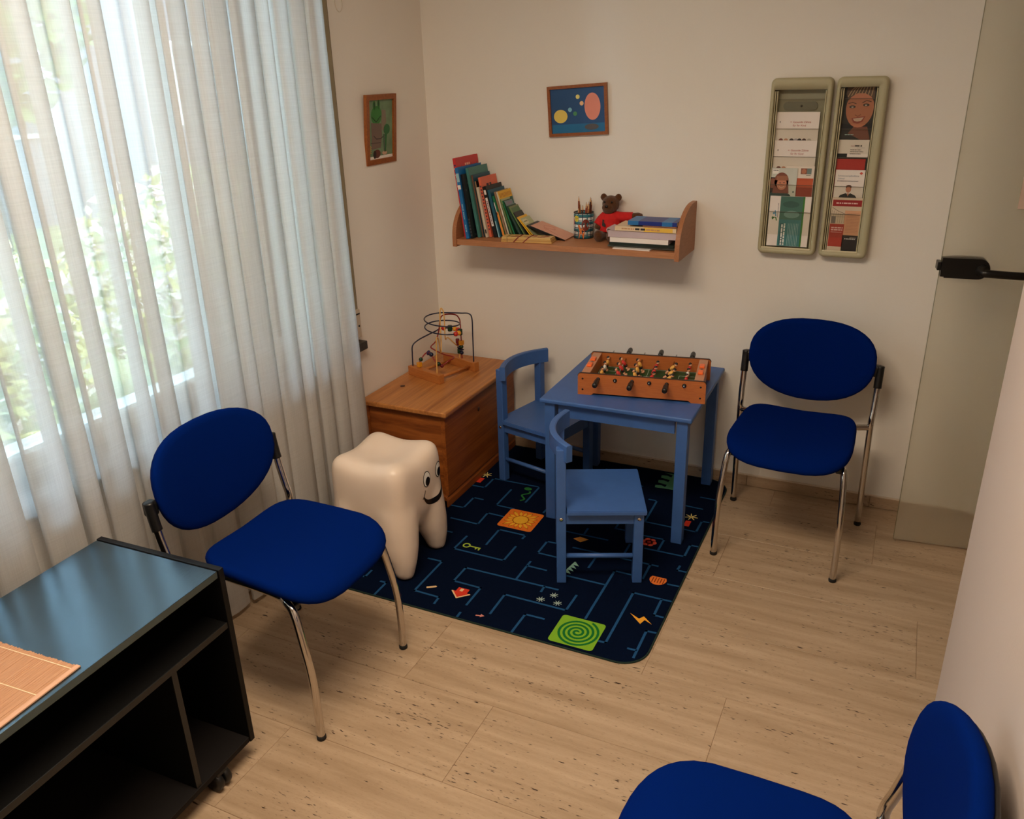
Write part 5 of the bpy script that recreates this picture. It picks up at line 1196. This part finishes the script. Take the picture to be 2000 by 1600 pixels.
def rack(label, x0, x1, ix0, ix1, iz0, iz1, slot):
    r = empty('brochure_rack', label, 'brochure rack', ((x0+x1)/2, YB, RZ0), 0, 'wall brochure racks')
    Mr = T(-(x0+x1)/2, -YB, -RZ0)
    def lp(a, b2, c, d, rr, y): return [(x, y, z_) for x, z_ in rrect(a, b2, c, d, rr, 6)]
    YFr = YB-0.050
    loops = [lp(x0+0.004, x1-0.004, RZ0+0.004, RZ1-0.004, 0.018, YB-0.001), lp(x0, x1, RZ0, RZ1, 0.020, YB-0.012), lp(x0, x1, RZ0, RZ1, 0.020, YFr+0.010), lp(x0+0.003, x1-0.003, RZ0+0.003, RZ1-0.003, 0.019, YFr+0.003), lp(x0+0.008, x1-0.008, RZ0+0.008, RZ1-0.008, 0.016, YFr), lp(ix0, ix1, iz0, iz1, 0.002, YFr+0.002), lp(ix0, ix1, iz0, iz1, 0.002, YB-0.006)]
    bm = NB(); ringstack(bm, loops, Mr, 0, True)
    obj('frame', bm, M_RACK, r)
    obj('back_panel', box(NB(), ix0-0.004, ix1+0.004, YB-0.008, YB-0.002, iz0-0.004, iz1+0.004, 0, Mr), M_RACKD, r)
    for xx in (ix0+0.002, ix0+0.009, ix1-0.006):
        obj('side_rib', box(NB(), xx, xx+0.004, YB-0.040, YB-0.008, iz0, iz1-0.004, 0.001, Mr), M_RACK, r)
    obj('front_lip', box(NB(), ix0, ix1, YFr+0.001, YFr+0.005, iz0-0.001, iz0+0.006, 0.0015, Mr), P('lip_light', (206, 196, 164), 0.5), r)
    if slot:
        cxm = (ix0+ix1)/2
        s = obj('hanging_slot', prism(NB(), rrect(cxm-0.060, cxm+0.060, 1.556, 1.586, 0.0145, 8), 0.0, 0.004, Mr@T(0, YB-0.0075, 0)@UP), P('slot_dark', (112, 110, 92), 0.6), r)
        bm = NB(); lathe(bm, [(0.004, 0), (0.004, 0.001)], 12, Mr@T(cxm+0.004, YB-0.0115, 1.571)@RX(90)); obj('screw', bm, P('screw_dark', (60, 56, 48), 0.4), s)
    for k, zt in enumerate((1.594, 1.492, 1.394, 1.293, 1.194)):
        yp = YB-0.0165-0.0062*k
        p_ = obj('pocket_pane', box(NB(), ix0+0.013, ix1-0.007, yp-0.0012, yp, zt-0.085, zt, 0, Mr), M_ACR, r)
        obj('pane_edge', box(NB(), ix0+0.013, ix1-0.007, yp-0.0013, yp+0.0001, zt, zt+0.0012, 0, Mr), M_ACRE, p_)
    return r
rack('left grey-green brochure rack with an empty top slot on the back wall', -0.519, -0.306, -0.506, -0.324, 1.055, 1.628, True)
rack('right grey-green brochure rack with a portrait cover on top on the back wall', -0.294, -0.125, -0.281, -0.156, 1.055, 1.634, False)
def brochure(name, label, x0, x1, z0, z1, k, base, t=0.003, group='brochures in the wall racks'):
    """k: pocket depth step, 0 at the top and furthest back"""
    y = YB-0.0105-0.0062*k
    r = empty(name, label, 'brochure', ((x0+x1)/2, y, z0), 0, group)
    obj('paper', box(NB(), (x0-x1)/2, (x1-x0)/2, -t, 0, 0, z1-z0), base, r)
    def pr(outs, nm, rgb, lv=0, name='print'):
        bm = NB()
        for o in outs: prism(bm, [(x-(x0+x1)/2, z_-z0) for x, z_ in o], t-0.0001, t+0.0002+0.00012*lv, UP)
        return obj(name, bm, P('print_'+nm, rgb, 0.5), r)
    def st(xa, xb, z_, h, nm, rgb, seed, lv=0, rot=None):
        bm = NB()
        if rot is None: strokes(bm, xa-(x0+x1)/2, xb-(x0+x1)/2, z_-z0, h, UP, t, t+0.0003+0.00012*lv, 0, seed)
        else: strokes(bm, 0, xb-xa, 0, h, T(rot[0]-(x0+x1)/2, 0, rot[1]-z0)@UP@RZ(90), t, t+0.0003+0.00012*lv, 0, seed)
        return obj('small_print', bm, P('print_'+nm, rgb, 0.5), r)
    def tx(s, x, z_, size, nm, rgb): return text(s, size, P('print_'+nm, rgb, 0.5), r, T(x-(x0+x1)/2, -t-0.0003, z_-z0)@RX(90))
    return r, pr, st, tx
RED = (176, 62, 44)
for (x0, x1, z0, z1, k, lb) in ((-0.494, -0.343, 1.395, 1.551, 1, 'white brochure with small red lettering, uppermost in the left rack'), (-0.492, -0.342, 1.296, 1.452, 2, 'white brochure with small red lettering, second from top in the left rack')):
    r, pr, st, tx = brochure('brochure', lb, x0, x1, z0, z1, k, M_WHITE)
    tx('Gesunde Zähne', x0+0.060, z1-0.038, 0.0098, 'red', RED); tx('für Ihr Kind', x0+0.060, z1-0.050, 0.0098, 'red', RED)
    pr([rect(x0+0.050, x0+0.0555, z1-0.0355, z1-0.0340)], 'red', RED); tx('4', x0+0.011, z1-0.038, 0.011, 'ink', (50, 40, 40))
    for j, (a, c) in enumerate(((0.022, (120, 60, 50)), (0.040, (206, 150, 120)), (0.060, (60, 50, 50)), (0.075, (180, 170, 180)), (0.088, (34, 28, 30)), (0.104, (70, 36, 30)), (0.122, (190, 180, 170)))):
        pr([circ(x0+a, z1-0.101, 0.0085, 0.009, 12)], 'head%d' % j, c)
r, pr, st, tx = brochure('brochure', 'white brochure with a small photo and a brown orange block in the left rack', -0.440, -0.340, 1.196, 1.362, 2.6, M_WHITE)
pr([rect(-0.388, -0.350, 1.333, 1.354)], 'photo_warm', (150, 96, 80)); pr([rect(-0.366, -0.350, 1.333, 1.354)], 'photo_cool', (120, 140, 140), 1); pr([circ(-0.377, 1.343, 0.008, 0.009, 14)], 'photo_skin', (196, 128, 100), 2)
pr([rect(-0.368, -0.352, 1.3285, 1.330)], 'ink', (50, 40, 40)); pr([rect(-0.439, -0.341, 1.285, 1.318)], 'burnt', (196, 88, 52)); pr([rect(-0.439, -0.341, 1.197, 1.285)], 'burnt2', (150, 60, 38))
r, pr, st, tx = brochure('brochure', 'small brochure with a photo of a smiling woman at left in the left rack', -0.494, -0.399, 1.200, 1.354, 3.3, P('pale_grey_paper', (202, 204, 194), 0.6))
pr([rect(-0.494, -0.462, 1.20, 1.320)], 'darkbrown', (46, 30, 28)); pr([circ(-0.486, 1.298, 0.016, 0.018)], 'photo_skin2', (136, 84, 66), 1)
pr([[(-0.494, 1.20), (-0.494, 1.262), (-0.475, 1.270), (-0.44, 1.268), (-0.42, 1.258), (-0.408, 1.24), (-0.404, 1.20)]], 'teal_coat', (40, 72, 70), 2)
pr([circ(-0.454, 1.308, 0.026, 0.030), [(-0.478, 1.31), (-0.43, 1.31), (-0.424, 1.262), (-0.484, 1.262)]], 'auburn', (128, 70, 52), 3); pr([circ(-0.452, 1.296, 0.018, 0.022)], 'photo_skin3', (198, 128, 98), 4)
pr([rect(-0.472, -0.432, 1.309, 1.326)], 'auburn2', (158, 100, 72), 5); pr([circ(-0.458, 1.300, 0.0028, 0.0016, 8), circ(-0.444, 1.301, 0.0028, 0.0016, 8)], 'ink', (50, 40, 40), 5); pr([curve_ribbon([(-0.460, 1.286), (-0.452, 1.282), (-0.443, 1.287)], 0.003)], 'teeth', (208, 180, 160), 5)
pr([rect(-0.488, -0.466, 1.333, 1.350)], 'whitebox', (236, 232, 226), 3); st(-0.486, -0.468, 1.344, 0.003, 'ink', (50, 40, 40), 3, 4)
pr([circ(-0.408, 1.268, 0.003, n=10)], 'teal_coat', (40, 72, 70), 5)
r, pr, st, tx = brochure('brochure', 'teal brochure with vertical lettering at the bottom of the left rack', -0.488, -0.338, 1.0640, 1.252, 3.7, M_WHITE)
pr([rect(-0.449, -0.367, 1.0645, 1.2515)], 'teal_photo', (62, 124, 126)); pr([rect(-0.367, -0.361, 1.0645, 1.2515)], 'leaf', (52, 122, 40)); pr([rect(-0.449, -0.367, 1.165, 1.2515)], 'teal_photo2', (66, 110, 96), 1)
pr([circ(-0.405, 1.185, 0.028, 0.014)], 'teal_light', (112, 150, 140), 2); pr([circ(-0.41, 1.222, 0.03, 0.012)], 'teal_shadow', (54, 92, 80), 2)
pr([rect(-0.443, -0.430, 1.07, 1.15)], 'teal_shadow2', (40, 88, 92), 1)
st(0, 0.082, 0, 0.0055, 'white', (230, 232, 226), 4, 2, (-0.433, 1.068)); st(0, 0.082, 0, 0.0055, 'white', (230, 232, 226), 14, 2, (-0.424, 1.068))
for k in range(7): st(0, 0.085, 0, 0.0014, 'pale', (170, 200, 196), 20+k, 2, (-0.412+0.0058*k, 1.066))
pr([curve_ribbon([(-0.475, 1.165), (-0.468, 1.172), (-0.462, 1.172), (-0.458, 1.160)], 0.004), circ(-0.473, 1.171, 0.004, n=12)], 'leaf', (52, 122, 40), 1); pr([curve_ribbon([(-0.462, 1.176), (-0.464, 1.188), (-0.466, 1.198)], 0.004), circ(-0.470, 1.187, 0.004, n=12)], 'sky', (90, 150, 190), 1)
st(0, 0.055, 0, 0.0025, 'greyink', (150, 140, 140), 31, 1, (-0.4545, 1.172))
# right rack
r, pr, st, tx = brochure('brochure', 'dark brochure with a large smiling portrait at the top of the right rack', -0.267, -0.165, 1.420, 1.651, 0, P('night_blue', (16, 20, 26), 0.35))
SK = (186, 116, 84)
pr([[(-0.262, 1.42), (-0.175, 1.42), (-0.166, 1.455), (-0.18, 1.50), (-0.225, 1.50), (-0.243, 1.476)]], 'neck', (120, 66, 46), 0)
pr([circ(-0.212, 1.563, 0.046, 0.066)], 'face', SK, 1); pr([[(-0.252, 1.588), (-0.244, 1.60), (-0.226, 1.612), (-0.2, 1.612), (-0.178, 1.60), (-0.17, 1.585), (-0.167, 1.60), (-0.17, 1.64), (-0.2, 1.651), (-0.258, 1.648), (-0.262, 1.61)]], 'hair', (84, 64, 48), 2)
pr([curve_ribbon([(-0.256+0.011*k, 1.600+0.009*math.sin(0.4*k)), (-0.244+0.010*k, 1.624+0.002*k), (-0.222+0.007*k, 1.643)], 0.0028) for k in range(8)], 'hair_light', (168, 136, 98), 3)
pr([circ(-0.237, 1.567, 0.0105, 0.0048), circ(-0.192, 1.573, 0.0105, 0.0048)], 'eye', (44, 28, 24), 2); pr([circ(-0.237, 1.566, 0.004, 0.0025), circ(-0.193, 1.572, 0.004, 0.0025)], 'eyelight', (180, 170, 160), 3)
pr([curve_ribbon([(-0.252, 1.578), (-0.238, 1.582), (-0.225, 1.577)], 0.003), curve_ribbon([(-0.206, 1.580), (-0.192, 1.588), (-0.176, 1.583)], 0.003)], 'brow', (92, 52, 36), 2)
pr([curve_ribbon([(-0.226, 1.54), (-0.216, 1.535), (-0.206, 1.541)], 0.003)], 'nose', (140, 78, 54), 2)
pr([[(-0.236, 1.528), (-0.215, 1.533), (-0.190, 1.535), (-0.198, 1.517), (-0.214, 1.510), (-0.229, 1.514)]], 'lips', (150, 66, 52), 2); pr([[(-0.231, 1.527), (-0.213, 1.529), (-0.195, 1.532), (-0.203, 1.520), (-0.216, 1.517), (-0.226, 1.520)]], 'teeth', (208, 180, 160), 3)
pr([[(-0.267, 1.42), (-0.267, 1.482), (-0.245, 1.478), (-0.215, 1.464), (-0.20, 1.456), (-0.20, 1.42)]], 'night', (14, 16, 20), 2); st(-0.252, -0.222, 1.471, 0.003, 'pale', (170, 200, 196), 6, 3)
r, pr, st, tx = brochure('brochure', 'white brochure with black print above the red one in the right rack', -0.268, -0.165, 1.345, 1.456, 1.4, M_WHITE)
tx('med', -0.226, 1.4325, 0.0072, 'red', RED); st(-0.212, -0.186, 1.4325, 0.005, 'ink', (50, 40, 40), 2); st(-0.205, -0.178, 1.4275, 0.0014, 'greyink', (150, 140, 140), 4)
st(-0.226, -0.19, 1.420, 0.0024, 'ink', (50, 40, 40), 5); st(-0.226, -0.182, 1.4135, 0.0024, 'ink', (50, 40, 40), 6); st(-0.226, -0.19, 1.406, 0.0024, 'ink', (50, 40, 40), 7)
pr([rect(-0.268, -0.165, 1.3455, 1.396), rect(-0.268, -0.235, 1.396, 1.408)], 'blackgreen', (12, 20, 18), 0)
r, pr, st, tx = brochure('brochure', 'plain bright red brochure in the middle of the right rack', -0.267, -0.170, 1.24, 1.390, 2, P('red_paper', (186, 34, 26), 0.45))
r, pr, st, tx = brochure('brochure', 'white brochure with a man in dark clothes in the right rack', -0.265, -0.165, 1.215, 1.352, 3, M_WHITE)
tx('Schmerzempfindliche', -0.256, 1.3285, 0.0084, 'greyblue', (130, 140, 152)); tx('Zähne?', -0.256, 1.3185, 0.0084, 'greyblue', (130, 140, 152)); st(-0.257, -0.185, 1.3115, 0.0022, 'ink', (50, 40, 40), 8)
pr([[(-0.184, 1.341), (-0.178, 1.346), (-0.172, 1.341), (-0.178, 1.335)]], 'coralmark', (206, 84, 70)); pr([circ(-0.215, 1.284, 0.0095, 0.0125)], 'photo_skin', (196, 128, 100), 1); pr([circ(-0.215, 1.292, 0.0100, 0.0075)], 'shorthair', (96, 56, 40), 2); pr([circ(-0.215, 1.2835, 0.0082, 0.0095)], 'photo_skin', (196, 128, 100), 3)
pr([[(-0.248, 1.25), (-0.242, 1.262), (-0.222, 1.270), (-0.215, 1.262), (-0.208, 1.270), (-0.19, 1.262), (-0.182, 1.25), (-0.182, 1.216), (-0.248, 1.216)]], 'darkshirt', (22, 24, 28), 1); pr([[(-0.219, 1.269), (-0.211, 1.269), (-0.215, 1.258)]], 'photo_skin', (196, 128, 100), 2)
r, pr, st, tx = brochure('brochure', 'leaflet with red header and pink and black panels low in the right rack', -0.266, -0.159, 1.058, 1.254, 4, P('beige_paper', (206, 186, 160), 0.6))
pr([rect(-0.262, -0.161, 1.223, 1.246)], 'crimson', (150, 18, 22)); st(-0.25, -0.176, 1.232, 0.0045, 'pinkink', (230, 190, 184), 9, 1)
pr([rect(-0.216, -0.161, 1.118, 1.208)], 'pinkpanel', (214, 160, 124)); pr([rect(-0.264, -0.214, 1.074, 1.158)], 'brickpanel', (170, 56, 38), 1); pr([rect(-0.216, -0.160, 1.0585, 1.118)], 'blackpanel', (34, 28, 28), 1)
for k in range(14): st(-0.209, -0.166, 1.198-0.0054*k, 0.0014, 'brownink', (178, 122, 90), 40+k, 1)
st(-0.258, -0.218, 1.142, 0.0042, 'pinkink', (230, 190, 184), 10, 2); st(-0.258, -0.218, 1.134, 0.0042, 'pinkink', (230, 190, 184), 11, 2); st(-0.258, -0.22, 1.127, 0.0016, 'pinkink', (230, 190, 184), 12, 2)
st(-0.208, -0.170, 1.103, 0.003, 'whitegrey', (200, 196, 192), 13, 2); st(-0.19, -0.168, 1.108, 0.002, 'whitegrey', (200, 196, 192), 14, 2)
pr([curve_ribbon([(-0.262, 1.218), (-0.24, 1.205), (-0.216, 1.196)], 0.0016)]+[rect(-0.262+0.0075*k, -0.2612+0.0075*k, 1.162, 1.208-0.003*k) for k in range(7)]+[rect(-0.262, -0.216, 1.184, 1.1848)], 'linework', (112, 96, 84), 1); pr([rect(-0.262, -0.246, 1.160, 1.186)], 'greypart', (120, 110, 104), 2)

# ---------------------------------------------------------------- ceiling lamp (lights the room from above the viewer)
for i, (lx, ly) in enumerate(LAMPS):
    lp_ = empty('ceiling_lamp', 'white rectangular lamp on the ceiling above the viewer', 'lamp', (lx, ly, CE))
    bm = NB(); box(bm, -0.60, 0.60, -0.30, 0.30, -0.035, 0.0, 0.004); obj('housing', bm, M_WFR, lp_)
